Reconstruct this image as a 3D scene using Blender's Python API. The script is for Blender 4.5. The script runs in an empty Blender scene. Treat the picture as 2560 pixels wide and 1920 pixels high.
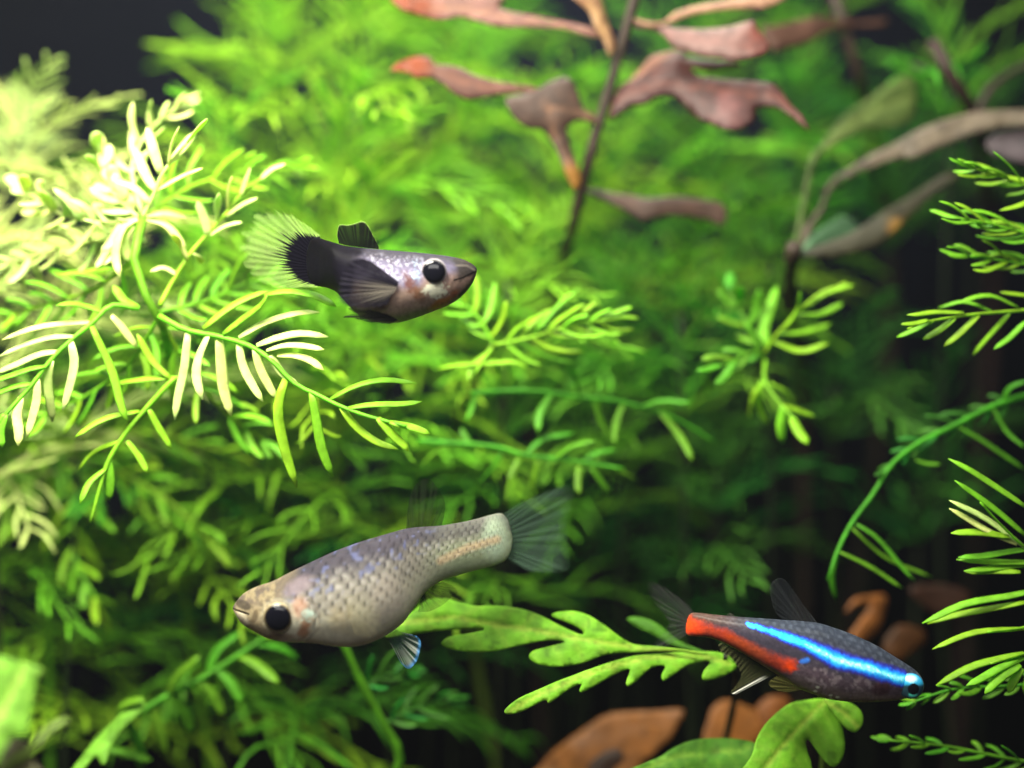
import bpy, math, random
import numpy as np
from mathutils import Vector, Matrix, Euler

random.seed(7)
sc = bpy.context.scene
C = sc.collection
sc.unit_settings.scale_length = 0.01          # one unit is one centimetre

# ------------------------------------------------------------------ camera, world, lamps, exposure
D = 18.0                                      # camera to the plane the fish swim in
S = 250.0                                     # photo pixels per centimetre in that plane
cam_d = bpy.data.cameras.new('camera')
cam = bpy.data.objects.new('camera', cam_d); C.objects.link(cam)
cam.location = (0, -D, 0); cam.rotation_euler = (math.radians(90), 0, 0)
cam_d.sensor_width = 36.0; cam_d.lens = 36.0 * D / 10.24
cam_d.clip_start = 0.1; cam_d.clip_end = 200
cam_d.dof.use_dof = True; cam_d.dof.focus_distance = D + 0.15
cam_d.dof.aperture_fstop = 0.076
sc.camera = cam

w = bpy.data.worlds.new('World'); sc.world = w; w.use_nodes = True
bg = w.node_tree.nodes['Background']
bg.inputs[0].default_value = (0.62, 0.70, 1.0, 1); bg.inputs[1].default_value = 0.022

def area(name, loc, target, sx, sy, power, col, spread=180):
    d = bpy.data.lights.new(name, 'AREA'); d.shape = 'RECTANGLE'; d.size = sx; d.size_y = sy
    d.energy = power; d.color = col; d.spread = math.radians(spread)
    o = bpy.data.objects.new(name, d); C.objects.link(o); o.location = loc
    o.rotation_euler = (Vector(target) - Vector(loc)).to_track_quat('-Z', 'Y').to_euler()
    return o
area('tank_lamp', (-5.2, -4.2, 8.4), (-4.2, 1.4, 0.6), 7, 4, 6300, (1.0, 0.97, 0.82), 150)
area('tank_lamp_rear', (1.0, 4.2, 10.5), (0.2, 4.4, 0), 10, 4, 2200, (1.0, 0.98, 0.84))
area('tank_lamp_end', (5.4, -3.4, 10.0), (4.4, 0.6, 0), 6, 3, 1300, (1.0, 0.98, 0.86))
area('front_fill', (-2.0, -18.0, 7.5), (0, 0, 0), 12, 5, 1600, (1.0, 0.98, 0.92))  # added soft fill for the fish sides and bellies; no fixture there
sc.view_settings.view_transform = 'Standard'; sc.view_settings.look = 'None'
sc.view_settings.exposure = 0.0; sc.view_settings.gamma = 1.0
sc.view_settings.use_curve_mapping = False
sc.cycles.use_denoising = True; sc.cycles.use_adaptive_sampling = True; sc.cycles.adaptive_threshold = 0.025
sc.cycles.max_bounces = 8; sc.cycles.transparent_max_bounces = 24
sc.cycles.sample_clamp_indirect = 4.0

# ------------------------------------------------------------------ helpers
def P(px, py, y=0.0):
    k = (D + y) / D
    return Vector(((px - 1280) / S * k, y, (960 - py) / S * k))

def lin(h):
    h = h.lstrip('#'); c = np.array([int(h[i:i+2], 16) / 255 for i in (0, 2, 4)])
    return np.where(c <= 0.04045, c / 12.92, ((c + 0.055) / 1.055) ** 2.4)

def crom(pts, n):
    """Catmull-Rom through the points, n samples, even in index"""
    p = np.array([tuple(q) for q in pts], float)
    if len(p) == 1: return np.repeat(p, n, 0)
    if len(p) == 2:
        t = np.linspace(0, 1, n)[:, None]; return p[0] * (1 - t) + p[1] * t
    e = np.vstack([2 * p[0] - p[1], p, 2 * p[-1] - p[-2]])
    u = np.linspace(0, len(p) - 1, n); i = np.minimum(u.astype(int), len(p) - 2); f = (u - i)[:, None]
    a, b, c, d = e[i], e[i + 1], e[i + 2], e[i + 3]
    return 0.5 * ((2 * b) + (c - a) * f + (2 * a - 5 * b + 4 * c - d) * f ** 2 + (3 * b - a - 3 * c + d) * f ** 3)

def even(pts, n):
    p = crom(pts, 120); s = np.r_[0, np.cumsum(np.linalg.norm(np.diff(p, axis=0), axis=1))]
    t = np.linspace(0, s[-1], n)
    return np.stack([np.interp(t, s, p[:, k]) for k in range(p.shape[1])], 1)

WORLD = {}
def link(name, me, mat, parent=None, origin=(0, 0, 0)):
    o = bpy.data.objects.new(name, me); C.objects.link(o)
    origin = Vector(origin)
    if parent is not None:
        o.parent = parent; o.location = origin - WORLD[parent.name]
    else:
        o.location = origin
    WORLD[o.name] = origin
    if me is not None and mat is not None:
        me.materials.clear(); me.materials.append(mat)
    return o

def mesh(name, v, f, col=None, origin=(0, 0, 0)):
    me = bpy.data.meshes.new(name)
    v = np.asarray(v, float) - np.array(tuple(origin))
    me.from_pydata(v.tolist(), [], f if isinstance(f, list) else f.tolist())
    me.polygons.foreach_set('use_smooth', np.ones(len(me.polygons), bool))
    if col is not None:
        a = me.color_attributes.new('Col', 'FLOAT_COLOR', 'POINT')
        c = np.ones((len(v), 4)); c[:, :col.shape[1]] = col
        a.data.foreach_set('color', c.astype(np.float32).ravel())
    me.update()
    return me

def thing(name, label, cat, loc, group=None):
    o = link(name, None, None, None, loc); o.empty_display_size = 0.2
    o['label'] = label; o['category'] = cat
    if group: o['group'] = group
    return o

def struct(name, v, f, mat):
    o = link(name, mesh(name, v, f), mat); o['kind'] = 'structure'; return o

def sweep(pts, hw, ht, up=(0, -0.5, 0.85), seg=8):
    """a closed, flattened tube along pts; hw/ht half width and half thickness at each point"""
    p = np.asarray(pts, float); n = len(p)
    t = np.gradient(p, axis=0); t /= np.linalg.norm(t, axis=1)[:, None] + 1e-9
    up = np.array(up, float)
    side = np.cross(t, up); side /= np.linalg.norm(side, axis=1)[:, None] + 1e-9
    nrm = np.cross(side, t)
    a = np.linspace(0, 2 * math.pi, seg, endpoint=False)
    v = (p[:, None] + side[:, None] * (np.cos(a)[None, :, None] * np.asarray(hw)[:, None, None])
         + nrm[:, None] * (np.sin(a)[None, :, None] * np.asarray(ht)[:, None, None])).reshape(-1, 3)
    f = []
    for i in range(n - 1):
        for j in range(seg):
            k = (j + 1) % seg
            f.append([i * seg + j, i * seg + k, (i + 1) * seg + k, (i + 1) * seg + j])
    f.append(list(range(seg))[::-1]); f.append([(n - 1) * seg + j for j in range(seg)])
    return v, f

def join(parts):
    V = []; F = []; o = 0
    for v, f in parts:
        V.append(np.asarray(v)); F += [[i + o for i in q] for q in f]; o += len(v)
    return np.vstack(V), F

def needle(pts, hw, n=8, seg=8, flat=0.26, up=(0, -0.5, 0.85), base=0.55):
    q = even(pts, n); u = np.linspace(0, 1, n)
    ln = np.linalg.norm(q[-1] - q[0]); q = q + ln * .03 * np.sin(u * random.uniform(3, 7) + random.uniform(0, 6))[:, None] * np.array([random.uniform(-1, 1), random.uniform(-1, 1), random.uniform(-1, 1)]) * u[:, None]
    prof = np.interp(u, [0, .15, .55, .85, .95, 1], [base, .85, 1.0, .85, .55, .12]) * hw
    return sweep(q, prof, prof * flat, up, seg)

# ---- value noise
_rng = np.random.default_rng(3); _G = _rng.random((128, 128))
def noise(x, y, sc_, seed=0):
    x = np.asarray(x) / sc_ + seed * 17.3; y = np.asarray(y) / sc_ + seed * 9.1
    i = np.floor(x).astype(int); j = np.floor(y).astype(int); f = x - i; g = y - j
    f = f * f * (3 - 2 * f); g = g * g * (3 - 2 * g)
    h = lambda a, b: _G[a % 128, b % 128]
    return (h(i, j) * (1 - f) + h(i + 1, j) * f) * (1 - g) + (h(i, j + 1) * (1 - f) + h(i + 1, j + 1) * f) * g
def fbm(x, y, sc_, seed=0):
    return (noise(x, y, sc_, seed) + .5 * noise(x, y, sc_ / 2, seed + 1) + .25 * noise(x, y, sc_ / 4, seed + 2)) / 1.75
def sst(a, b, x):
    t = np.clip((np.asarray(x) - a) / (b - a), 0, 1); return t * t * (3 - 2 * t)
def dline(x, y, pts):
    """distance to a polyline and the position 0..1 along it"""
    best = np.full(np.shape(x), 1e9); pos = np.zeros(np.shape(x)); m = len(pts) - 1
    for k in range(m):
        ax, ay = pts[k]; bx, by = pts[k + 1]; dx, dy = bx - ax, by - ay
        t = np.clip(((x - ax) * dx + (y - ay) * dy) / (dx * dx + dy * dy), 0, 1)
        d = np.hypot(x - ax - t * dx, y - ay - t * dy); q = d < best
        best = np.where(q, d, best); pos = np.where(q, (k + t) / m, pos)
    return best, pos
def ell(x, y, cx, cy, rx, ry, rot=0.0):
    c, s = math.cos(rot), math.sin(rot); u = (x - cx) * c + (y - cy) * s; v = -(x - cx) * s + (y - cy) * c
    return np.hypot(u / rx, v / ry)
def mix(a, b, m):
    return a * (1 - m[..., None]) + np.asarray(b) * m[..., None]

# ------------------------------------------------------------------ materials
def nodes(name):
    m = bpy.data.materials.new(name); m.use_nodes = True
    nt = m.node_tree; nt.nodes.clear(); return m, nt, nt.nodes.new, nt.links.new
def leaf_mat(name, base, trans, rough=0.5, fac=0.4, attr=False, spec=0.2, grain=6.0):
    m, nt, N, L = nodes(name)
    out = N('ShaderNodeOutputMaterial'); mx = N('ShaderNodeMixShader'); mx.inputs[0].default_value = fac
    pr = N('ShaderNodeBsdfPrincipled'); tr = N('ShaderNodeBsdfTranslucent')
    pr.inputs['Roughness'].default_value = rough; pr.inputs['Specular IOR Level'].default_value = spec
    tc = N('ShaderNodeTexCoord'); nz = N('ShaderNodeTexNoise'); nz.inputs['Scale'].default_value = grain; nz.inputs['Detail'].default_value = 3
    L(tc.outputs['Object'], nz.inputs['Vector'])
    oi = N('ShaderNodeObjectInfo')
    def tint(colsock, colval):
        hsv = N('ShaderNodeHueSaturation')
        r1 = N('ShaderNodeMapRange'); r1.inputs[3].default_value = 0.5 if attr else 0.478; r1.inputs[4].default_value = 0.5 if attr else 0.522
        L(oi.outputs['Random'], r1.inputs[0]); L(r1.outputs[0], hsv.inputs['Hue'])
        r2 = N('ShaderNodeMapRange'); r2.inputs[1].default_value = 0.3; r2.inputs[2].default_value = 0.7
        r2.inputs[3].default_value = 0.72; r2.inputs[4].default_value = 1.2
        L(nz.outputs['Fac'], r2.inputs[0]); L(r2.outputs[0], hsv.inputs['Value'])
        if colsock: L(colsock, hsv.inputs['Color'])
        else: hsv.inputs['Color'].default_value = (*colval, 1)
        return hsv.outputs[0]
    at = None
    if attr:
        a = N('ShaderNodeAttribute'); a.attribute_name = 'Col'; at = a.outputs['Color']
    L(tint(at, base), pr.inputs['Base Color'])
    L(tint(at, trans), tr.inputs['Color'])
    bp = N('ShaderNodeBump'); bp.inputs['Strength'].default_value = 0.25; bp.inputs['Distance'].default_value = 0.02
    nz2 = N('ShaderNodeTexNoise'); nz2.inputs['Scale'].default_value = 30; L(tc.outputs['Object'], nz2.inputs['Vector'])
    L(nz2.outputs['Fac'], bp.inputs['Height']); L(bp.outputs[0], pr.inputs['Normal'])
    L(pr.outputs[0], mx.inputs[1]); L(tr.outputs[0], mx.inputs[2]); L(mx.outputs[0], out.inputs[0])
    return m
M = {}
M['pale']   = leaf_mat('pale_lit_leaf', (0.55, 0.64, 0.20), (0.46, 0.72, 0.05), fac=.38)  # cream of strongly lit, overexposed leaflets put into the leaf colour
M['bright'] = leaf_mat('bright_green_leaf', (0.195, 0.43, 0.018), (0.19, 0.60, 0.010), fac=.42)
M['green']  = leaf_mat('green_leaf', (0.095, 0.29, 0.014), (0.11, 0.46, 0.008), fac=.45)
M['deep']   = leaf_mat('dim_green_leaf', (0.032, 0.17, 0.015), (0.035, 0.26, 0.010), fac=.4)  # leaf green darkened in colour for plants standing in dim light
M['lobed']  = leaf_mat('lobed_leaf', (0.15, 0.38, 0.016), (0.18, 0.52, 0.008), fac=.35, rough=.55)
M['blade']  = leaf_mat('red_plant_leaf', None, None, attr=True, fac=.10, rough=.5)
M['lobedattr'] = leaf_mat('lobed_leaf_veined', None, None, attr=True, fac=.35, rough=.6, spec=.12)
M['stem']   = leaf_mat('green_stem', (0.06, 0.11, 0.012), (0.06, 0.14, 0.01), fac=.2)
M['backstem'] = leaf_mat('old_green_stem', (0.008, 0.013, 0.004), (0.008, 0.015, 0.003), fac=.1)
M['darkstem'] = leaf_mat('dark_brown_stem', (0.030, 0.018, 0.014), (0.03, 0.02, 0.01), fac=.1)

def plain(name, c1, c2, scale, rough=.8, bump=.3):
    m, nt, N, L = nodes(name)
    out = N('ShaderNodeOutputMaterial'); pr = N('ShaderNodeBsdfPrincipled'); pr.inputs['Roughness'].default_value = rough; pr.inputs['Specular IOR Level'].default_value = 0
    tc = N('ShaderNodeTexCoord'); nz = N('ShaderNodeTexNoise'); nz.inputs['Scale'].default_value = scale; nz.inputs['Detail'].default_value = 5
    cr = N('ShaderNodeValToRGB'); cr.color_ramp.elements[0].color = (*c1, 1); cr.color_ramp.elements[1].color = (*c2, 1)
    cr.color_ramp.elements[0].position = .35; cr.color_ramp.elements[1].position = .65
    L(tc.outputs['Object'], nz.inputs['Vector']); L(nz.outputs['Fac'], cr.inputs[0]); L(cr.outputs[0], pr.inputs['Base Color'])
    bp = N('ShaderNodeBump'); bp.inputs['Strength'].default_value = bump; bp.inputs['Distance'].default_value = .1
    L(nz.outputs['Fac'], bp.inputs['Height']); L(bp.outputs[0], pr.inputs['Normal']); L(pr.outputs[0], out.inputs[0])
    return m
M['wall'] = plain('black_back_pane', (0.0035, 0.0045, 0.009), (0.005, 0.006, 0.012), .3, .8, .05)
M['soil'] = plain('dark_soil', (0.012, 0.009, 0.007), (0.04, 0.03, 0.022), 4, .9, .8)

def skin_mat(name, rough=.5, sss=0.12, coat=0.0, metal=0.0, bump=.006):
    m, nt, N, L = nodes(name)
    out = N('ShaderNodeOutputMaterial'); pr = N('ShaderNodeBsdfPrincipled')
    a = N('ShaderNodeAttribute'); a.attribute_name = 'Col'
    pr.inputs['Roughness'].default_value = rough; pr.inputs['Metallic'].default_value = metal
    pr.inputs['Specular IOR Level'].default_value = .025; pr.inputs['Subsurface Weight'].default_value = sss; pr.inputs['Subsurface Radius'].default_value = (.22, .17, .12)
    pr.inputs['Subsurface Scale'].default_value = .5
    pr.inputs['Coat Weight'].default_value = coat; pr.inputs['Coat Roughness'].default_value = .25
    tc = N('ShaderNodeTexCoord'); nz = N('ShaderNodeTexNoise'); nz.inputs['Scale'].default_value = 18; nz.inputs['Detail'].default_value = 3
    L(tc.outputs['Object'], nz.inputs['Vector'])
    bp = N('ShaderNodeBump'); bp.inputs['Strength'].default_value = .5; bp.inputs['Distance'].default_value = bump
    L(nz.outputs['Fac'], bp.inputs['Height']); L(bp.outputs[0], pr.inputs['Normal'])
    L(a.outputs['Color'], pr.inputs['Base Color']); L(pr.outputs[0], out.inputs[0])
    return m
def fin_mat(name, trans=.35):
    m, nt, N, L = nodes(name)
    out = N('ShaderNodeOutputMaterial'); mx = N('ShaderNodeMixShader'); m2 = N('ShaderNodeMixShader'); m2.inputs[0].default_value = trans
    a = N('ShaderNodeAttribute'); a.attribute_name = 'Col'
    tp = N('ShaderNodeBsdfTransparent'); pr = N('ShaderNodeBsdfPrincipled'); tl = N('ShaderNodeBsdfTranslucent')
    pr.inputs['Roughness'].default_value = .5; pr.inputs['Specular IOR Level'].default_value = .0
    L(a.outputs['Color'], pr.inputs['Base Color']); L(a.outputs['Color'], tl.inputs['Color'])
    L(pr.outputs[0], m2.inputs[1]); L(tl.outputs[0], m2.inputs[2])
    L(a.outputs['Alpha'], mx.inputs[0]); L(tp.outputs[0], mx.inputs[1]); L(m2.outputs[0], mx.inputs[2]); L(mx.outputs[0], out.inputs[0])
    return m
M['skin'] = skin_mat('guppy_skin', sss=.3); M['fin'] = fin_mat('fin_membrane')
M['neon'] = skin_mat('neon_skin', rough=.42, sss=.08, coat=.06)
def eye_mat(name, c, rough=.08, metal=0):
    m, nt, N, L = nodes(name)
    out = N('ShaderNodeOutputMaterial'); pr = N('ShaderNodeBsdfPrincipled')
    tc = N('ShaderNodeTexCoord'); nz = N('ShaderNodeTexNoise'); nz.inputs['Scale'].default_value = 25
    L(tc.outputs['Object'], nz.inputs['Vector'])
    cr = N('ShaderNodeValToRGB'); cr.color_ramp.elements[0].color = (*[k * .7 for k in c], 1); cr.color_ramp.elements[1].color = (*c, 1)
    L(nz.outputs['Fac'], cr.inputs[0]); L(cr.outputs[0], pr.inputs['Base Color'])
    pr.inputs['Roughness'].default_value = rough; pr.inputs['Metallic'].default_value = metal; pr.inputs['Specular IOR Level'].default_value = .32
    L(pr.outputs[0], out.inputs[0]); return m
M['pupil'] = eye_mat('pupil_black', (0.004, 0.004, 0.007), .10)
M['eyeskin'] = skin_mat('eye_iris', rough=.2, sss=0, coat=.6)

# ------------------------------------------------------------------ the setting
def box_faces(x0, x1, y0, y1, z0, z1):
    v = [(x, y, z) for x in (x0, x1) for y in (y0, y1) for z in (z0, z1)]
    return v, [[0, 1, 3, 2], [4, 6, 7, 5], [0, 4, 5, 1], [2, 3, 7, 6], [0, 2, 6, 4], [1, 5, 7, 3]]
FLOOR = -7.2
struct('back_wall', *box_faces(-16, 16, 13, 13.4, -8.5, 12), M['wall'])
nx, ny = 60, 34
gx, gy = np.meshgrid(np.linspace(-16, 16, nx), np.linspace(-3, 12.99, ny), indexing='ij')
gz = FLOOR + .5 * fbm(gx, gy, 2.2, 4) - .3
struct('substrate', np.stack([gx, gy, gz], -1).reshape(-1, 3),
       [[i * ny + j, (i + 1) * ny + j, (i + 1) * ny + j + 1, i * ny + j + 1] for i in range(nx - 1) for j in range(ny - 1)], M['soil'])

# ------------------------------------------------------------------ fish
def fish_body(root, stations, tr, bend, colour, mat, ns=340, nr=180, power=0.92, disp=None):
    """stations: (top, bottom, half width cm) in crop pixels from snout to tail; bend(px)->depth"""
    T = even_by([s[0] for s in stations], ns); B = even_by([s[1] for s in stations], ns)
    W = crom([(s[2],) for s in stations], ns)[:, 0]
    W = np.maximum(W, 0.002)
    a = np.linspace(0, 2 * math.pi, nr, endpoint=False)
    ca, sa = np.cos(a), np.sin(a)
    sa2 = np.sign(sa) * np.abs(sa) ** power
    mid = (T + B) / 2; half = (T - B) / 2
    cx = mid[:, None, 0] + half[:, None, 0] * sa2[None]; cy = mid[:, None, 1] + half[:, None, 1] * sa2[None]
    yy = -W[:, None] * (np.sign(ca) * np.abs(ca) ** 0.85)[None]
    s = np.arange(ns)[:, None] / (ns - 1) + 0 * cx; v = (1 + sa2)[None] / 2 + 0 * cx   # 0 belly .. 1 back
    px, py = tr(cx, cy)
    k0 = bend(px)
    col = colour(cx, cy, s, v)
    if disp is not None:
        yy = yy * (1 + disp(cx, cy, s, v) / np.maximum(np.abs(W)[:, None], .05))
    k = (D + k0) / D
    X = (px - 1280) / S * k; Z = (960 - py) / S * k; Y = k0 + yy
    V = np.stack([X, Y, Z], -1).reshape(-1, 3)
    idx = np.arange(ns * nr).reshape(ns, nr); r = np.roll(idx, -1, 1)
    F = np.stack([idx[:-1], r[:-1], r[1:], idx[1:]], -1).reshape(-1, 4).tolist()
    F.append(idx[0].tolist()[::-1]); F.append(idx[-1].tolist())
    o = link('body', mesh('body', V, F, col.reshape(-1, 3), WORLD[root.name]), mat, root, WORLD[root.name])
    def width_at(qx, qy):          # half width of the body at a crop pixel on its side
        d = np.hypot(cx - qx, cy - qy) + np.where(yy > 0, 1e6, 0); i = np.unravel_index(np.argmin(d), d.shape)
        return float(-yy[i])
    return o, width_at
def even_by(pts, n):
    return crom(pts, n)

def fin(root, name, base, out, tr, depth, colour, ns=90, nr=34, ripple=.015, rays=14, bulge=0.0, flare=0.0, mat=None):
    """membrane between a base line and an outline, both in crop pixels; colour(cx, cy, s, r) -> rgba"""
    b = even(base, ns); o = even(out, ns)
    r = np.linspace(0, 1, nr)
    g = b[:, None] * (1 - r)[None, :, None] + o[:, None] * r[None, :, None]
    cx, cy = g[..., 0], g[..., 1]
    s = np.linspace(0, 1, ns)[:, None] + 0 * cx; rr = r[None] + 0 * cx
    px, py = tr(cx, cy)
    dep = depth(cx, cy) if callable(depth) else depth
    dep = dep + .3 * ripple * np.sin(s * rays * 2 * math.pi + 3 * noise(s * 1000, 0 * s, 90, 41)) * (0.3 + rr) + bulge * np.sin(s * math.pi * 1.3 + .4) * rr + flare * rr ** 1.4
    k = (D + dep) / D
    V = np.stack([(px - 1280) / S * k, dep, (960 - py) / S * k], -1).reshape(-1, 3)
    idx = np.arange(ns * nr).reshape(ns, nr)
    F = np.stack([idx[:-1, :-1], idx[1:, :-1], idx[1:, 1:], idx[:-1, 1:]], -1).reshape(-1, 4)
    col = np.clip(colour(cx, cy, s, rr), 0, 1).reshape(-1, 4)
    org = V[ns // 2 * nr]
    return link(name, mesh(name, V, F, col, org), mat or M['fin'], root, org)

def dome(c, r, depthr, n=28, m=14, side=-1):
    """a lens-shaped dome bulging to side*y, radius r in the xz plane"""
    V = []; F = []
    for i in range(m + 1):
        th = (math.pi) * i / m
        for j in range(n):
            a = 2 * math.pi * j / n
            V.append((c[0] + r * math.sin(th) * math.cos(a), c[1] + side * depthr * math.cos(th), c[2] + r * math.sin(th) * math.sin(a)))
    for i in range(m):
        for j in range(n):
            k = (j + 1) % n; F.append([i * n + j, i * n + k, (i + 1) * n + k, (i + 1) * n + j])
    return np.array(V), F

def eye(root, tr, c, rad, sc_, yc, wid, iris, pr=.9, bulge=.45, pofs=(0, 0), proud=.06):
    px, py = tr(*c); R = rad * sc_ / S
    for sd in (-1, 1):
        k = (D + yc) / D
        o = np.array([(px - 1280) / S * k, yc + sd * (wid + R * proud), (960 - py) / S * k])
        V, F = dome(o, R, R * bulge, side=sd)
        e = link('eye', mesh('eye', V, F, iris((V[:, 0] - o[0]) / R, (V[:, 2] - o[2]) / R), o), M['eyeskin'], root, o)
        o2 = o + np.array([pofs[0] * R, sd * R * bulge * .42, pofs[1] * R])
        V, F = dome(o2, R * pr, R * bulge * .68, side=sd)
        link('pupil', mesh('pupil', V, F, None, o2), M['pupil'], e, o2)

def H(c): return lin(c)

# ---- black guppy -------------------------------------------------
t1 = lambda x, y: (540 + np.asarray(x) * .3255, 480 + np.asarray(y) * .3255)
bend1 = lambda px: 0.0 + 0.55 * sst(930, 560, px) ** 1.3
g1 = thing('guppy', 'black and silver guppy with a fanned clear tail, swimming right', 'fish', P(930, 690, 0))
st1 = [((2006, 596), (2004, 606), .02), ((1993, 574), (1992, 652), .09), ((1960, 548), (1960, 715), .15), ((1900, 518), (1898, 790), .215),
       ((1800, 496), (1800, 862), .29), ((1680, 480), (1670, 915), .345), ((1550, 466), (1530, 966), .38), ((1420, 456), (1400, 1002), .40),
       ((1300, 446), (1270, 1004), .395), ((1190, 436), (1150, 975), .37), ((1080, 425), (1060, 915), .33), ((980, 410), (985, 835), .28),
       ((900, 386), (925, 770), .235), ((840, 368), (860, 738), .165), ((790, 352), (800, 725), .10), ((745, 356), (742, 700), .055), ((715, 395), (712, 655), .03), ((700, 450), (698, 600), .015), ((695, 515), (695, 535), .005)]
def col1(x, y, s, v):
    n1 = fbm(x, y, 60, 1); n2 = fbm(x, y, 22, 5); n3 = noise(x, y, 9, 8)
    c = np.zeros(x.shape + (3,)) + H('756e88')
    c = mix(c, H('3d3a45'), sst(.70, .93, v + .08 * (n1 - .5)))                    # back
    c = mix(c, H('c6c4dc'), sst(.50, .72, n2) * sst(.45, .6, v) * sst(.98, .8, v) * sst(1100, 1250, x) * sst(1720, 1560, x) * .5)
    c = mix(c, H('e8e6f4'), sst(.68, .8, n3) * sst(.5, .6, v) * sst(.95, .8, v) * sst(1150, 1250, x) * sst(1600, 1500, x) * .55)
    c = mix(c, H('a58c80'), sst(.52, .36, v + .14 * (n1 - .5)))                      # belly
    c = mix(c, H('8a8f70'), sst(.14, .05, v) * .7)
    c = mix(c, H('a08478'), sst(1560, 1640, x) * sst(.7, .5, v) * .8)               # cheek
    c = mix(c, H('6a4030'), sst(1.2, .2, ell(x, y, 1500, 720, 46, 110, -.35) + .9 * (n2 - .5)) * .8)
    c = mix(c, H('7a4e32'), sst(1.2, .2, ell(x, y, 1570, 800, 55, 90, -.5) + .9 * (n2 - .5)) * .7)
    jag = ell(x, y, 1700, 765, 95, 62, -.1) + 1.0 * (n2 - .5) + .5 * (n3 - .5)
    c = mix(c, H('e2e2cc'), sst(1.0, .8, jag) * .95)
    c = mix(c, H('c27a34'), sst(1.0, .4, ell(x, y, 1730, 862, 130, 40, -.45) + .4 * (n2 - .5)) * .85)
    c = mix(c, H('a85a34'), sst(1.0, .3, ell(x, y, 1840, 790, 60, 45, -.7) + .4 * (n2 - .5)) * .7)
    c = mix(c, H('a7c4d8'), sst(.6, .72, n3) * sst(1.0, .5, ell(x, y, 1545, 620, 60, 110)) * .9)   # glitter behind the eye
    c = mix(c, H('3a3533'), sst(1790, 1880, x + 60 * (n1 - .5)) * sst(.28, .5, v + .2 * (n2 - .5)) * .92)
    c = mix(c, H('3a3534'), sst(1.0, .6, ell(x, y, 1930, 620, 70, 40, .2) + .4 * (n2 - .5)) * .8)
    d, p = dline(x, y, [(1850, 575), (1930, 572), (2000, 612)])
    c = mix(c, H('7d766e'), sst(12, 4, d) * .5)  # painted highlight along the top of the snout
    d, p = dline(x, y, [(1835, 690), (1900, 668), (2000, 612)])
    c = mix(c, H('1c1818'), sst(9, 3, d))
    d, p = dline(x, y, [(2000, 630), (1960, 720), (1880, 800)])
    c = mix(c, H('2a2426'), sst(26, 8, d) * .8)
    c = mix(c, H('121019'), sst(1190, 1040, x - 60 * (v - .5) + 90 * (n1 - .5)))      # black rear half
    c = mix(c, H('0b0a10'), sst(1000, 900, x))
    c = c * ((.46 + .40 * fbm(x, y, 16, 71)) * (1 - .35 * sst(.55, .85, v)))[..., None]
    return c
body1, w1 = fish_body(g1, st1, t1, bend1, col1, M['skin'])
def rayc(s, k, sharp=.5, seed=0):
    ph = s * k + 1.1 * noise(s * 1000, 0 * s, 70, 31 + seed) + .5 * noise(s * 1000, 0 * s, 24, 32 + seed)
    amp = .35 + .65 * noise(s * 1000, 0 * s, 13, 33 + seed)
    return sst(sharp, 1.0, np.abs(np.cos(ph * math.pi))) * amp
def tail1(x, y, s, r):
    ray = rayc(s, 40, .15); fine = rayc(s, 95, .2, 3)
    jit = .16 * noise(s * 1000, 0 * s, 20, 2) + .10 * noise(s * 1000, 0 * s, 6, 3)
    edge = .19 + .10 * np.sin(s * math.pi) + 1.5 * jit * (.25 + ray)
    blk = sst(edge + .06, edge - .05, r)
    streak = 1.25 * np.maximum(ray, .75 * fine) * sst(1.15, .35, r + .55 * noise(s * 1000, r * 60, 24, 6))
    c = np.zeros(x.shape + (3,)) + H('9db86a'); c = mix(c, H('1e2a14'), np.clip(streak * 1.1, 0, 1)); c = mix(c, H('0a0910'), blk)
    al = np.clip(.12 + .12 * noise(s * 900, r * 60, 40, 4) + streak * .55 + .10 * sst(.95, 1, r), 0, .85)
    al = al * sst(1.0, .86, r - .16 * (noise(s * 1000, 0 * s, 11, 61) + .5 * noise(s * 1000, 0 * s, 37, 62) - .75))
    al = al + (1 - al) * blk
    return np.concatenate([c, al[..., None]], -1)
fin(g1, 'tail_fin', [(800, 352), (740, 420), (720, 520), (735, 640), (790, 724)],
    [(800, 330), (740, 282), (650, 216), (560, 160), (450, 133), (350, 148), (270, 200), (215, 265), (188, 340), (185, 430), (208, 540), (262, 622), (360, 700), (450, 732), (570, 738), (700, 735), (780, 732)],
    t1, lambda x, y: 0.08 + 0.55 * sst(900, 180, x), tail1, ns=240, nr=70, rays=24, ripple=.018, bulge=.1)
def blackfin(x, y, s, r, pale=.7, a=.98):
    ray = rayc(s, 11, .6); c = np.zeros(x.shape + (3,)) + H('0b0c0c'); c = mix(c, H('121810'), ray * .5 * noise(x, y, 30, 3))
    ed = np.maximum(sst(.95, .995, r), np.maximum(sst(.985, 1, s), sst(.02, .0, s)))
    c = mix(c, H('93b060'), ed * pale)
    al = np.clip(a - .15 * ray * r - .35 * ed, 0, 1)
    return np.concatenate([c, al[..., None]], -1)
fin(g1, 'dorsal_fin', [(1255, 440), (1180, 430), (1080, 420), (1000, 410), (940, 395)],
    [(1252, 425), (1205, 330), (1165, 255), (1125, 224), (1065, 240), (1010, 252), (965, 248), (940, 262), (930, 330), (942, 385)],
    t1, 0.02, blackfin, ns=110, nr=30, rays=9, flare=.06)
yp = -w1(1380, 720)
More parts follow.
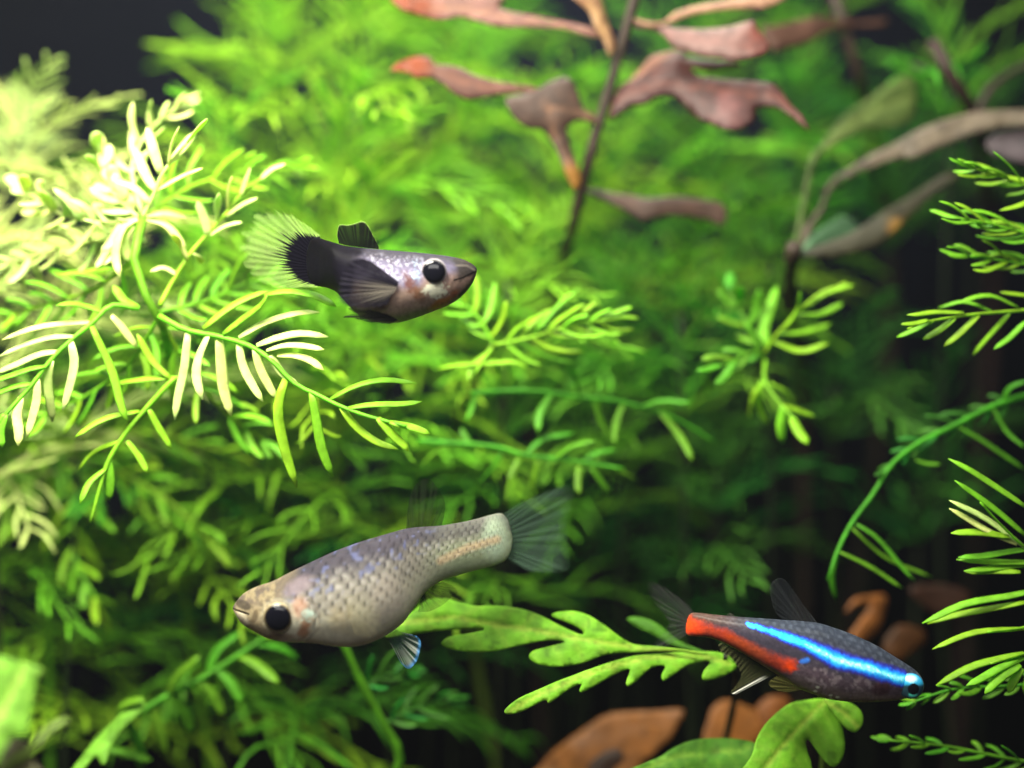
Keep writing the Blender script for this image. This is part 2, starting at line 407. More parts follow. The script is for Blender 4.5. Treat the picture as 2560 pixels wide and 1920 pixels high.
def pect1(x, y, s, r):
    ray = rayc(s, 20, .55); c = np.zeros(x.shape + (3,)) + H('15131c')
    wl = ray * sst(.25, .45, s) * sst(.98, .7, s) * sst(.85, .15, r) 
    c = mix(c, H('a89f90'), wl * .8); c = mix(c, H('3d3a46'), ray * sst(.3, .9, r) * .4)
    c = mix(c, H('7a7688'), ray * sst(.2, .08, s) * sst(.6, .2, r) * .5)
    al = np.clip(.97 - .35 * sst(.5, 1, r) * (1 - ray) * sst(.15, .4, s) - .4 * sst(.94, 1, r), 0, 1)
    return np.concatenate([c, al[..., None]], -1)
fin(g1, 'pectoral_fin', [(1405, 690), (1395, 720), (1375, 760), (1345, 800)],
    [(1190, 530), (1100, 508), (1030, 530), (980, 600), (950, 680), (938, 770), (965, 850), (1050, 885), (1150, 893), (1250, 880), (1320, 860)],
    t1, lambda x, y: yp - .03 - .10 * sst(1400, 1000, x), pect1, ns=170, nr=44, rays=20, ripple=.010)
def pelv1(x, y, s, r):
    ray = rayc(s, 9, .6); c = np.zeros(x.shape + (3,)) + H('0e0d12'); c = mix(c, H('8a8a80'), ray * .25 * r)
    al = np.clip(1 - .9 * (1 - ray) * sst(.5, .95, r), 0, 1); return np.concatenate([c, al[..., None]], -1)
for sd in (-1, 1):
    fin(g1, 'pelvic_fin', [(1400, 985), (1360, 960), (1320, 940)], [(1330, 1012), (1200, 1004), (1050, 968), (975, 962), (1060, 928), (1015, 893), (1120, 888), (1230, 915)],
        t1, lambda x, y, sd=sd: sd * (.30 + .06 * sst(1400, 1000, x)), pelv1, ns=80, nr=30, rays=9)
def iris1(u, v):
    r = np.hypot(u, v); c = np.zeros(u.shape + (3,)) + H('8d858a'); c = mix(c, H('2a2628'), sst(.97, .9, r)); return c
eye(g1, t1, (1686, 626), 97, .3255, 0, w1(1686, 626), iris1, pr=.87, bulge=.34, proud=.10)

# ---- grey guppy --------------------------------------------------
t2 = lambda x, y: (540 + np.asarray(x) * .434, 1160 + np.asarray(y) * .434)
bend2 = lambda px: -0.1 + 1.0 * sst(860, 1500, px) ** 1.2
g2 = thing('guppy', 'silvery grey guppy with dark-edged scales and full belly, facing lower left', 'fish', P(860, 1540, 0))
st2 = [((98, 824), (98, 836), .02), ((120, 788), (117, 868), .10), ((165, 742), (150, 915), .17), ((235, 706), (215, 957), .25), ((325, 676), (305, 1002), .32),
       ((425, 625), (430, 1022), .38), ((545, 567), (560, 1026), .44), ((680, 505), (700, 1046), .49), ((815, 455), (830, 1042), .50), ((925, 421), (955, 998), .48),
       ((1020, 393), (1068, 922), .43), ((1100, 372), (1145, 822), .35), ((1185, 362), (1205, 740), .285), ((1290, 355), (1290, 677), .24), ((1400, 338), (1400, 638), .21),
       ((1500, 316), (1520, 606), .18), ((1590, 291), (1615, 580), .14), ((1645, 285), (1668, 552), .105), ((1678, 318), (1695, 505), .07), ((1695, 365), (1705, 455), .04), ((1703, 405), (1706, 420), .005)]
SX, SY = 46.0, 40.0
def scale_cells(x, y, s, v):
    """rows of overlapping scales laid along the flank; returns 0 at a scale's hind edge .. 1 inside"""
    wq = .55 * (fbm(x, y, 75, 51) - .5); wr = .55 * (fbm(x, y, 70, 57) - .5)
    al = s * 1750; ac = (v - .5) * np.interp(s, [0, .2, .45, .7, 1], [300, 430, 560, 330, 250])
    size = np.interp(s, [.2, .5, .75, 1], [50, 46, 33, 26])
    q = np.interp(s, np.linspace(0, 1, 200), np.cumsum(1750 / 199 / np.interp(np.linspace(0, 1, 200), [.2, .5, .75, 1], [50, 46, 33, 26])))
    q = q + wq; row = ac / (size * .86) + wr; best = np.full(x.shape, 9.0)
    for di in (0, 1):
        for dr in (0, 1):
            rw = np.floor(row) + dr
            off = (rw % 2) * .5; cell = np.floor(q - off) + di + off
            d = np.hypot((q - cell) * 1.0, (row - rw) * .95)
            d = np.where(q >= cell - .15, d, 9.0)
            best = np.minimum(best, d)
    return np.clip(best, 0, 1.2)
def col2(x, y, s, v):
    n1 = fbm(x, y, 90, 1); n2 = fbm(x, y, 30, 5); n3 = noise(x, y, 12, 8)
    c = np.zeros(x.shape + (3,)) + H('8f8a80')
    c = mix(c, H('4a4650'), sst(.55, .90, v + .12 * (n1 - .5)))
    c = mix(c, H('c6c2ac'), sst(.55, .25, v + .1 * (n1 - .5)))
    c = mix(c, H('bdb2a6'), sst(1.0, .3, ell(x, y, 1020, 760, 150, 200)) * .7)
    rear = sst(1120, 1400, x)
    c = mix(c, H('a2ad8c'), rear * sst(.85, .5, v)); c = mix(c, H('6a6a62'), rear * sst(.6, .9, v) * .8)
    c = mix(c, H('bccfb2'), sst(1.0, .35, ell(x, y, 1610, 430, 110, 170, .1)))
    d, p = dline(x, y, [(1300, 545), (1450, 475), (1620, 428)]); c = mix(c, H('e6cba4'), sst(38, 6, d) * .85)
    sce = scale_cells(x, y, s, v)
    band = sst(.17, .27, s) * sst(.90, .76, s) * sst(.24, .46, v + .05 * (n1 - .5)) 
    edge = sst(.54, .80, sce) * band
    fl = band * (1 - sst(.2, .55, sce))
    c = mix(c, H('c6c2bc'), fl * sst(.95, .7, v) * (.06 + .28 * sst(.4, .7, n2)))
    c = mix(c, H('2c2930'), np.clip(edge * (.72 + .6 * (n2 - .5)) * (1 - .25 * rear), 0, 1))
    bel = sst(.17, .27, s) * sst(.8, .6, s) * sst(.5, .35, v) * sst(.1, .2, v)
    c = mix(c, H('8f8c7e'), sst(.6, .8, sce) * bel * .35)
    c = mix(c, H('7680b4'), sst(.70, .9, noise(x, y, 24, 21)) * sst(.55, .65, v) * sst(.2, .3, s) * sst(.7, .55, s) * .42)
    hd = sst(.27, .20, s + .05 * (n1 - .5) - .05 * (v - .5))                                                           # head
    c = mix(c, H('988a6e'), hd); c = mix(c, H('6a5f58'), hd * sst(.40, .62, n2) * sst(.55, .75, v) * .9)
    c = mix(c, H('8d7f86'), sst(1.0, .4, ell(x, y, 500, 680, 130, 60, -.4) + .3 * (n2 - .5)) * .8)
    c = mix(c, H('3e3833'), sst(1.0, .55, ell(x, y, 175, 798, 75, 32, .25) + .5 * (n2 - .5)) * .85)
    c = mix(c, H('5a4a38'), sst(1.0, .5, ell(x, y, 245, 855, 22, 55, .3) + .6 * (n2 - .5)) * .7)
    c = mix(c, H('d8cdb4'), sst(1.0, .6, ell(x, y, 160, 880, 60, 45, .6)) * .7)
    c = mix(c, H('c4957c'), sst(1.0, .3, ell(x, y, 510, 800, 70, 90, .2)) * .6)
    c = mix(c, H('96562e'), sst(1.15, .3, ell(x, y, 540, 915, 40, 85, .55) + .9 * (n2 - .5)) * .75)
    c = mix(c, H('75523a'), sst(1.2, .3, ell(x, y, 400, 970, 110, 24, -.05) + .4 * (n2 - .5)) * .6)
    c = mix(c, H('d2cdb0'), sst(.96, 1.04, ell(x, y, 385, 855, 88, 88)) * sst(1.3, 1.1, ell(x, y, 385, 855, 88, 88)) * .3)
    c = mix(c, H('b6d8cc'), sst(1.0, .4, ell(x, y, 560, 840, 40, 45, .6) + 1.2 * (n3 - .5)) * .55)
    c = mix(c, H('c4ae7c'), sst(1.1, .2, ell(x, y, 740, 860, 90, 110) + .6 * (n2 - .5)) * .35)
    c = mix(c, H('938e72'), sst(1.0, .3, ell(x, y, 830, 930, 110, 70)) * .4)
    d, p = dline(x, y, [(575, 740), (625, 830), (610, 920), (540, 995)]); c = mix(c, H('5c5048'), sst(12, 2, d + 8 * (n2 - .5)) * .55)
    c = mix(c, H('5e5448'), hd * sst(.58, .72, n3) * .45)
    d, p = dline(x, y, [(100, 830), (150, 838), (205, 850)]); c = mix(c, H('2a2420'), sst(9, 3, d))
    c = c * ((.62 + .26 * fbm(x, y, 20, 73)) * (1 - .42 * sst(.5, .9, v) * (1 - .6 * sst(1350, 1580, x))) * (1 + .45 * sst(.5, .2, v)))[..., None]  # mottling, darker back, and belly colour lifted to offset its shading
    return c
def disp2(x, y, s, v):
    sce = scale_cells(x, y, s, v); band = sst(.17, .27, s) * sst(.95, .85, s) * sst(.22, .4, v)
    g = sst(16, 0, dline(x, y, [(560, 760), (610, 850), (590, 930), (520, 990)])[0]) * .012
    return .0018 * (1 - sst(.1, .8, sce)) * band - g - .02 * sst(8, 0, dline(x, y, [(100, 830), (150, 838), (205, 850)])[0])
body2, w2 = fish_body(g2, st2, t2, bend2, col2, M['skin'], ns=460, nr=240, disp=disp2)
def veil(colr, a0, a1, nray, raycol, edge=None, lines=.25, soft=0):
    def f(x, y, s, r):
        ray = rayc(s, nray, .5); n = noise(s * 1000, r * 60, 30, 3)
        c = np.zeros(x.shape + (3,)) + H(colr); c = mix(c, H(raycol), ray * .6)
        al = (a0 * (1 - r) + a1 * r) * (.8 + .4 * n) + lines * ray * (1 - .6 * r)
        if soft: al = al * (.25 + .75 * sst(1.0, .8, r)) * (.3 + .7 * sst(0, .07, s) * sst(1, .93, s))
        if edge:
            e = np.maximum(sst(.04, 0, s), sst(.96, 1, r) * .4); c = mix(c, H(edge), e); al = al + .25 * e
        return np.concatenate([c, np.clip(al, 0, 1)[..., None]], -1)
    return f
fin(g2, 'tail_fin', [(1650, 285), (1680, 360), (1690, 450), (1675, 550)],
    [(1750, 222), (1900, 158), (2000, 122), (2062, 140), (2050, 230), (2022, 340), (2030, 470), (2036, 598), (1950, 628), (1800, 622)],
    t2, lambda x, y: bend2(t2(x, y)[0]) + .02, veil('4c6454', .60, .30, 26, '56705e', lines=.02, soft=1), ns=150, nr=44, rays=12, bulge=.12)
fin(g2, 'dorsal_fin', [(1095, 378), (1160, 368), (1230, 362), (1300, 358)],
    [(1100, 300), (1112, 210), (1140, 135), (1185, 92), (1232, 90), (1280, 145), (1316, 210), (1316, 285), (1303, 345)],
    t2, lambda x, y: bend2(t2(x, y)[0]), veil('1a2118', .62, .45, 10, '343c2e', lines=.1), ns=90, nr=30, rays=10)
fin(g2, 'anal_fin', [(1175, 790), (1200, 745), (1235, 705), (1270, 685)],
    [(1165, 850), (1225, 850), (1300, 815), (1350, 775), (1392, 738), (1360, 700), (1310, 680)],
    t2, lambda x, y: bend2(t2(x, y)[0]), veil('2e3a28', .8, .35, 9, '5c6a48', lines=.2), ns=70, nr=26, rays=9)
def pelv2(x, y, s, r):
    ray = rayc(s, 8, .5); c = np.zeros(x.shape + (3,)) + H('51706a'); c = mix(c, H('f2f4ea'), ray * sst(.3, .6, r))
    c = mix(c, H('4f9be0'), sst(.86, .97, r) * .9)
    al = .22 + .7 * ray * sst(.2, .6, r) + .5 * sst(.88, .97, r); return np.concatenate([c, np.clip(al, 0, .95)[..., None]], -1)
for sd in (-1, 1):
    fin(g2, 'pelvic_fin', [(1040, 955), (1010, 970), (980, 985)], [(1095, 985), (1150, 990), (1178, 1022), (1172, 1080), (1155, 1135), (1112, 1178), (1070, 1150), (1035, 1090)],
        t2, lambda x, y, sd=sd: sd * .13 + .05 + sd * .12 * sst(1000, 1170, x), pelv2, ns=80, nr=30, rays=8, ripple=.02)
yq = -w2(760, 800)
for sd in (-1, 1):
    fin(g2, 'pectoral_fin', [(735, 770), (745, 800), (750, 830)], [(860, 730), (930, 800), (945, 880), (930, 960), (880, 1000), (800, 985)],
        t2, lambda x, y, sd=sd: sd * (-yq + .05 + .14 * sst(740, 940, x)) - .06, veil('b8b088', .14, .02, 12, 'd0c498', lines=.12), ns=80, nr=30, rays=12)
def iris2(u, v):
    r = np.hypot(u, v); c = np.zeros(u.shape + (3,)) + H('9c9070'); c = mix(c, H('c4bc9c'), sst(.2, .6, -v) * .6); c = mix(c, H('4a4030'), sst(1.0, .93, r)); return c  # paler lower iris painted in for the eye's catchlight
eye(g2, t2, (386, 856), 85, .434, -0.1, w2(386, 856), iris2, pr=.86, bulge=.34, proud=.10)

# ---- neon tetra --------------------------------------------------
t3 = lambda x, y: (1580 + np.asarray(x) * .3526, 1420 + np.asarray(y) * .3526)
bend3 = lambda px: 0.1 + .35 * sst(1950, 1600, px)
g3 = thing('neon_tetra', 'small tetra with glowing blue stripe and red tail half, facing lower right', 'fish', P(2030, 1660, .1))
st3 = [((2069, 832), (2067, 848), .02), ((2052, 778), (2046, 882), .09), ((2005, 722), (1990, 908), .15), ((1930, 670), (1900, 928), .20), ((1850, 620), (1800, 940), .235),
       ((1740, 553), (1660, 946), .265), ((1600, 486), (1520, 942), .285), ((1450, 430), (1390, 926), .29), ((1325, 392), (1280, 890), .28), ((1200, 378), (1150, 838), .26),
       ((1080, 370), (1030, 757), .23), ((950, 360), (900, 675), .20), ((800, 350), (760, 590), .165), ((680, 340), (640, 526), .135), ((560, 328), (540, 492), .105),
       ((480, 318), (460, 486), .08), ((425, 320), (405, 480), .06), ((400, 345), (385, 462), .035), ((388, 390), (382, 425), .008)]
def col3(x, y, s, v):
    n1 = fbm(x, y, 80, 1); n2 = fbm(x, y, 26, 5); n3 = noise(x, y, 11, 8)
    c = np.zeros(x.shape + (3,)) + H('3c3844')
    c = mix(c, H('2f3440'), sst(.62, .9, v))
    sce = scale_cells(x, y, s * .9 + .1, v)
    c = mix(c, H('565e6c'), sst(.5, .2, sce) * sst(.6, .75, v) * .28)
    c = mix(c, H('5c4e58'), sst(.5, .3, v + .2 * (n1 - .5)) * sst(950, 1250, x)); c = mix(c, H('8a7a72'), sst(.3, .08, v + .2 * (n1 - .5)) * sst(1000, 1250, x) * .7)
    c = mix(c, H('8f8288'), sst(.48, .72, n2) * sst(.55, .3, v) * sst(1080, 1250, x) * sst(1780, 1600, x) * .75)
    c = mix(c, H('3b1c24'), sst(1.0, .5, ell(x, y, 1730, 830, 90, 70)) * .7)
    c = mix(c, H('7a5a34'), sst(.1, .02, v) * .5)
    c = mix(c, H('50382c'), sst(900, 500, x) * sst(.5, .8, v) * .8)
    d, p = dline(x, y, [(370, 405), (440, 420), (520, 432), (640, 470), (760, 530), (900, 600), (1000, 645), (1090, 668), (1150, 660)])
    hw = np.interp(p, [0, .1, .3, .6, .85, 1], [70, 62, 50, 50, 52, 34])
    red = sst(1.5, .3, (d + 26 * (n2 - .5) + 10 * (n3 - .5)) / hw) * sst(1165, 1090, x - .2 * (y - 650) + 50 * (n2 - .5))
    c = mix(c, H('a03412'), red * (.6 + .5 * n1)); c = mix(c, H('e04416'), red * (sst(.28, .02, p) + sst(.72, .92, p)) * (.6 + .6 * n1))
    c = mix(c, H('7a4a30'), red * sst(.35, .5, p) * sst(.75, .6, p) * .35)
    d, p = dline(x, y, [(800, 382), (900, 412), (1000, 446), (1100, 482), (1200, 516), (1300, 560), (1400, 612), (1500, 645), (1650, 684), (1800, 736), (1880, 760)])
    hw = np.interp(p, [0, .1, .3, .5, .65, .85, 1], [9, 22, 34, 44, 52, 48, 48])
    e = (d + 10 * (n3 - .5) + 22 * (fbm(x, y, 60, 61) - .5)) / hw
    c = mix(c, H('2422a0'), sst(1.6, .9, e) * .85); c = mix(c, H('1c6ee0'), sst(1.2, .6, e) * .95); c = mix(c, H('35c4ee'), sst(.85, .25, e) * (.6 + .4 * sst(.3, .7, n2))); c = mix(c, H('8cf4ff'), sst(.45, .0, e - .25 * (n2 - .5)) * sst(.35, .6, p) * .8)
    c = mix(c, H('d6fbff'), sst(.5, .8, n3) * sst(.6, .1, e) * sst(.3, .55, p) * .8)
    c = mix(c, H('3c7ae0'), sst(1.0, .5, ell(x, y, 1195, 628, 48, 22, -.35) + .4 * (n2 - .5)) * .95)
    for q in ((1290, 820), (1280, 855), (1385, 880), (1435, 895), (1390, 912)):
        c = mix(c, H('e8ecd8'), sst(1.0, .6, ell(x, y, q[0], q[1], 17, 12)) * .9)
    c = mix(c, H('8d8f93'), sst(1990, 2050, x) * .4)
    c = c * (.50 + .62 * fbm(x, y, 15, 77) + .30 * sst(1.2, .9, e) + .25 * red)[..., None]
    return c
body3, w3 = fish_body(g3, st3, t3, bend3, col3, M['neon'])
fin(g3, 'tail_fin', [(440, 312), (405, 355), (385, 420), (385, 478)],
    [(400, 255), (290, 172), (190, 108), (115, 98), (112, 160), (165, 260), (235, 350), (255, 400), (215, 460), (160, 520), (120, 580), (200, 575), (290, 530), (370, 490)],
    t3, lambda x, y: bend3(t3(x, y)[0]), veil('4c4c4e', .26, .15, 22, '6a6a66', lines=.08, soft=1), ns=130, nr=34, rays=12)
fin(g3, 'dorsal_fin', [(1315, 392), (1250, 382), (1180, 376), (1105, 372)],
    [(1222, 268), (1150, 165), (1085, 86), (1032, 74), (980, 125), (988, 220), (1010, 300), (1060, 362)],
    t3, .12, veil('40444a', .24, .15, 11, '60646a', edge='6a6e70', lines=.06), ns=90, nr=30, rays=10)
fin(g3, 'adipose_fin', [(735, 346), (705, 343), (680, 341)], [(718, 330), (695, 318), (672, 330)], t3, .2, veil('5a5450', .5, .4, 3, '6a6460'), ns=24, nr=8, rays=2)
def anal3(x, y, s, r):
    ray = rayc(s, 16, .55); c = np.zeros(x.shape + (3,)) + H('5a5c3c'); c = mix(c, H('7d7c58'), ray * .6)
    al = .34 + .2 * ray * (1 - r); e = sst(.10, .04, s) * sst(.1, .3, r)
    c = mix(c, H('e6e4dc'), e); al = al + .6 * e
    return np.concatenate([c, np.clip(al, 0, .95)[..., None]], -1)
fin(g3, 'anal_fin', [(1015, 750), (900, 680), (780, 600), (640, 522)],
    [(740, 895), (698, 884), (735, 835), (775, 765), (745, 695), (690, 650), (640, 610), (612, 545)], t3, .18, anal3, ns=110, nr=34, rays=14)
for sd in (-1, 1):
    fin(g3, 'pelvic_fin', [(1230, 862), (1200, 845), (1160, 830)], [(1105, 882), (1015, 862), (968, 815), (1035, 768), (1120, 798)],
        t3, lambda x, y, sd=sd: .1 + sd * (.1 + .08 * sst(1230, 980, x)), veil('6c6a34', .45, .3, 8, '908c58', lines=.1), ns=60, nr=24, rays=7)
def iris3(u, v):
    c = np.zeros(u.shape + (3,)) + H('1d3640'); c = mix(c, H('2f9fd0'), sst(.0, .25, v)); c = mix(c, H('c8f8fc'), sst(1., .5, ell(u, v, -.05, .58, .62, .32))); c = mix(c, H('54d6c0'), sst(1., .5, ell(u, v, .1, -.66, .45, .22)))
    c = mix(c, H('28465c'), sst(.9, 1.0, np.hypot(u, v))); return c
eye(g3, t3, (1950, 815), 92, .3526, .1, w3(1945, 822), iris3, pr=.60, bulge=.32, pofs=(.08, -.12), proud=-.06)

# ------------------------------------------------------------------ plants
c1_ = lambda q: (q[0] * .452, q[1] * .452)
c2_ = lambda q: (900 + q[0] * .3617, q[1] * .3617)
c3_ = lambda q: (1600 + q[0] * .434, q[1] * .434)
c4_ = lambda q: (q[0] * .4973, 600 + q[1] * .4973)
c5_ = lambda q: (q[0] * .434, 1200 + q[1] * .434)
c6_ = lambda q: (1000 + q[0] * .452, 600 + q[1] * .452)
c7_ = lambda q: (1800 + q[0] * .452, 700 + q[1] * .452)
c8_ = lambda q: (900 + q[0] * .7505, 1400 + q[1] * .7505)
full = lambda q: q

def pts3(px, y0, y1):
    n = len(px); return [P(q[0], q[1], y0 + (y1 - y0) * i / max(n - 1, 1)) for i, q in enumerate(px)]

def stem(plant, pts, r0, r1, mat='stem', name='stem'):
    q = even(pts, 26); r = np.linspace(r0, r1, 26) * (1 + .12 * np.sin(np.linspace(0, 40, 26)))
    v, f = sweep(q, r, r, (0.1, -1, .05), 8); org = Vector(q[0])
    return link(name, mesh(name, v, f, None, org), M[mat], plant, org)

def frond(plant, tr, rachis, y0, y1, leaflets, mat='bright', hw=10.5, rw=6.0, pale=(), rng=random, tilt=.25, rmat=None):
    """a feather leaf: rachis and one leaflet object per entry, each a list of points in crop pixels"""
    rp = pts3([tr(q) for q in rachis], y0, y1)
    q = even(rp, 24); u = np.linspace(0, 1, 24); r = np.interp(u, [0, 1], [rw / S, rw * .55 / S])
    v, f = sweep(q, r, r * .8, seg=8); org = rp[0]
    leaf = link('leaf', mesh('leaf', v, f, None, org), M[rmat or mat], plant, org)
    for i, L in enumerate(leaflets):
        p0 = np.array([tr(L[0])]); # depth of the rachis nearest to this leaflet's foot
        pr = np.array([[(w_.x * D / (D + w_.y)) * S + 1280, 960 - w_.z * D / (D + w_.y) * S, w_.y] for w_ in [Vector(k) for k in q]])
        j = np.argmin(np.hypot(pr[:, 0] - p0[0, 0], pr[:, 1] - p0[0, 1])); yb = pr[j, 2]
        w_ = tr(L[-1]); dy = rng.uniform(-tilt, tilt)
        pp = [P(*tr(a), yb + dy * (k / (len(L) - 1)) ** 1.2) for k, a in enumerate(L)]
        v, f = needle(pp, hw * rng.uniform(.88, 1.12) / S, n=9, seg=8, up=(rng.uniform(-.2, .2), -.6, .8))
        link('leaflet', mesh('leaflet', v, f, None, pp[0]), M['pale' if i in pale else mat], leaf, pp[0])
    return leaf

def auto(rachis, n, length, ang=55, start=.12, end=1.0, bend=14, sides=(1, -1), rng=random, taper=.55, tip=True):
    """leaflets in pixels along a rachis, pairs growing at ang degrees and bending to the tip"""
    q = even([(float(a[0]), float(a[1])) for a in rachis], 60); t = np.gradient(q, axis=0); out = []
    for k in range(n):
        u = start + (end - start) * k / max(n - 1, 1)
        for sd in sides:
            i = int(np.clip((u + rng.uniform(-.02, .02)) * 59, 0, 59)); a0 = math.atan2(t[i, 1], t[i, 0])
            Lg = length * np.interp(u, [0, .35, 1], [.8, 1, taper]) * rng.uniform(.62, 1.15)
            if rng.random() < .06: continue
            a = a0 + sd * math.radians(ang * np.interp(u, [0, 1], [1.1, .7]) + rng.uniform(-12, 12)); p = q[i].copy(); pl = [tuple(p)]
            for m in range(3):
                p = p + np.array([math.cos(a), math.sin(a)]) * Lg / 3; pl.append(tuple(p)); a -= sd * math.radians(bend * rng.uniform(.5, 1.3))
            out.append(pl)
    if tip:
        a = math.atan2(t[-1, 1], t[-1, 0]); p = q[-1]; out.append([tuple(p), (p[0] + math.cos(a) * length * .3, p[1] + math.sin(a) * length * .3), (p[0] + math.cos(a + .1) * length * .6, p[1] + math.sin(a + .1) * length * .6)])
    return out

# ---- the sharp feathery plant on the left ------------------------
G1 = 'feathery stem plants'
pA = thing('feathery_plant', 'pale-tipped feathery stem plant, sharp, below and left of the black guppy', 'aquatic plant', Vector((-3.4, 4.6, FLOOR)), G1)
stem(pA, [Vector((-3.4, 4.6, FLOOR)), P(450, 1400, 4.4), P(440, 1050, 3.6), P(420, 880, 1.5), P(398, 789, .75), P(335, 680, .9), P(357, 542, 1.0)], .06, .045, 'green')
rA = [(800, 380), (930, 450), (1100, 485), (1250, 530), (1360, 600), (1480, 720), (1600, 780), (1700, 830), (1830, 880), (1980, 920), (2040, 935)]
lA = [[(945, 465), (925, 640), (890, 800), (880, 905)], [(1045, 480), (1000, 590), (990, 690), (1020, 805)], [(1100, 490), (1115, 620), (1130, 760), (1155, 890)],
      [(1200, 520), (1220, 630), (1270, 730), (1320, 810)], [(1280, 545), (1305, 640), (1350, 730), (1392, 800)], [(1360, 580), (1405, 650), (1450, 695), (1497, 725)],
      [(1020, 445), (1140, 350), (1250, 290), (1350, 255)], [(1120, 472), (1230, 390), (1310, 330), (1345, 265)], [(1200, 490), (1330, 415), (1470, 375), (1605, 362)],
      [(1290, 530), (1400, 490), (1520, 470), (1650, 487)], [(1340, 555), (1440, 530), (1540, 530), (1632, 555)], [(1395, 580), (1480, 580), (1560, 605), (1632, 655)],
      [(1435, 700), (1400, 850), (1430, 1050), (1482, 1245)], [(1565, 765), (1590, 900), (1620, 1050), (1672, 1195)], [(1715, 840), (1790, 940), (1890, 1020), (1997, 1057)],
      [(1900, 895), (1950, 950), (2000, 1010), (2052, 1062)], [(1660, 800), (1780, 740), (1930, 705), (2092, 712)], [(1750, 845), (1880, 825), (2000, 818), (2122, 815)],
      [(1960, 915), (2060, 940), (2160, 978)], [(1330, 275), (1450, 255), (1580, 275), (1697, 342)]]
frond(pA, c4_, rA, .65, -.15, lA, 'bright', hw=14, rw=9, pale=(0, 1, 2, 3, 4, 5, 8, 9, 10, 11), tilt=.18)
rB = [(700, 345), (560, 330), (460, 420), (350, 510), (250, 610), (150, 740), (60, 840), (-40, 960)]
lB = [[(560, 380), (620, 450), (692, 535)], [(460, 430), (530, 590), (590, 750), (652, 920)], [(355, 510), (375, 620), (350, 750), (315, 857)], [(260, 605), (240, 700), (250, 820), (264, 915)],
      [(185, 690), (185, 800), (160, 900), (135, 985)], [(105, 790), (85, 880), (95, 960), (90, 1032)], [(25, 875), (0, 960), (10, 1040)],
      [(460, 415), (330, 420), (180, 440), (0, 505)], [(375, 485), (260, 490), (130, 530), (-10, 592)], [(300, 560), (200, 575), (90, 620), (-30, 668)], [(230, 635), (140, 650), (30, 690), (-70, 740)], [(160, 725), (80, 735), (-20, 770), (-100, 800)],
      [(520, 360), (420, 330), (350, 320), (280, 330)], [(700, 340), (620, 300), (570, 230)]]
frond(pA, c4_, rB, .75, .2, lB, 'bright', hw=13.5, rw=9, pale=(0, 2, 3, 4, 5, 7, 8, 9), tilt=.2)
rC = [(880, 690), (750, 830), (640, 960), (545, 1110), (500, 1250), (455, 1420)]
lC = [[(750, 850), (790, 930), (862, 1052)], [(640, 1010), (690, 1080), (747, 1172)], [(548, 1110), (555, 1210), (545, 1312)], [(700, 860), (560, 890), (370, 985)], [(600, 1010), (480, 1060), (390, 1160)], [(530, 1150), (450, 1220), (400, 1330)], [(860, 700), (760, 600), (690, 480)], [(900, 690), (700, 700), (540, 740)]]
frond(pA, c4_, rC, .75, .5, lC, 'bright', hw=11, rw=9, tilt=.25)
rD = [(885, 1690), (930, 1600), (1040, 1420), (1150, 1290), (1250, 1180), (1350, 1060), (1480, 960)]
lD = [[(1150, 1300), (1130, 1210), (1095, 1110)], [(1200, 1225), (1200, 1150), (1215, 1065)], [(1260, 1160), (1260, 1070), (1285, 975)], [(1330, 1080), (1360, 1000), (1380, 930)], [(1250, 1195), (1330, 1140), (1430, 1090)], [(1160, 1300), (1240, 1255), (1340, 1230)],
      [(1060, 1400), (1095, 1415), (1112, 1462)], [(1440, 990), (1500, 940), (1580, 905)], [(1040, 1430), (990, 1350), (960, 1290)], [(980, 1520), (900, 1480), (830, 1500)]]
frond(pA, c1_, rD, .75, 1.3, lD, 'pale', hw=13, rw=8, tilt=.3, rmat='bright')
rE = [(790, 1200), (850, 1080), (900, 960), (1000, 830), (1080, 740)]
lE = [[(860, 1050), (800, 960), (745, 815)], [(890, 960), (850, 830), (805, 705)], [(930, 910), (950, 800), (990, 700)], [(940, 900), (1010, 820), (1075, 730)], [(1040, 780), (1090, 720), (1145, 655)], [(830, 1120), (740, 1040), (620, 1000)],
      [(780, 1205), (680, 1260), (640, 1400), (672, 1532)], [(740, 1245), (690, 1320), (695, 1390), (716, 1452)], [(765, 1220), (765, 1285), (803, 1342)], [(800, 1192), (920, 1178), (1042, 1212)], [(810, 1210), (930, 1255), (1032, 1372)], [(870, 1050), (1000, 980), (1120, 930)]]
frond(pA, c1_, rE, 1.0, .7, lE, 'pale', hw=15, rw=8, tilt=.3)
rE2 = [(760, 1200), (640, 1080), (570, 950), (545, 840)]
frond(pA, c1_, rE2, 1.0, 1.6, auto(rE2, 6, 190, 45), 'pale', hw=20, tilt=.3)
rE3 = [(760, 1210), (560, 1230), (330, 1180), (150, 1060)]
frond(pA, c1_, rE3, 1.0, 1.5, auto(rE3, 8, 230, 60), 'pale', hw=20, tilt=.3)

for rr_, ya, yb_, mt_, ln_ in (
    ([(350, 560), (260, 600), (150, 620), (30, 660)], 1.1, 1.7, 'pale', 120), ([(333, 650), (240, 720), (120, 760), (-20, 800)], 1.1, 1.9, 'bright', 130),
    ([(398, 789), (330, 900), (230, 980), (110, 1040)], .9, 1.7, 'bright', 140), ([(398, 789), (470, 920), (560, 1030), (660, 1100)], 1.0, 1.9, 'bright', 140),
    ([(400, 780), (520, 750), (640, 700), (760, 690)], 1.2, 2.2, 'bright', 120), ([(360, 545), (470, 470), (600, 430), (720, 420)], 1.3, 2.4, 'bright', 130),
    ([(355, 540), (330, 420), (370, 330), (440, 270)], 1.2, 2.0, 'pale', 120)):
    frond(pA, full, rr_, ya, yb_, auto(rr_, 8, ln_, 52), mt_, hw=10.5, rw=7, tilt=.35)
pP = thing('feathery_plant', 'lime feathery spray spreading from the left edge below the cream leaflets', 'aquatic plant', Vector((-5.6, 4.0, FLOOR)), G1)
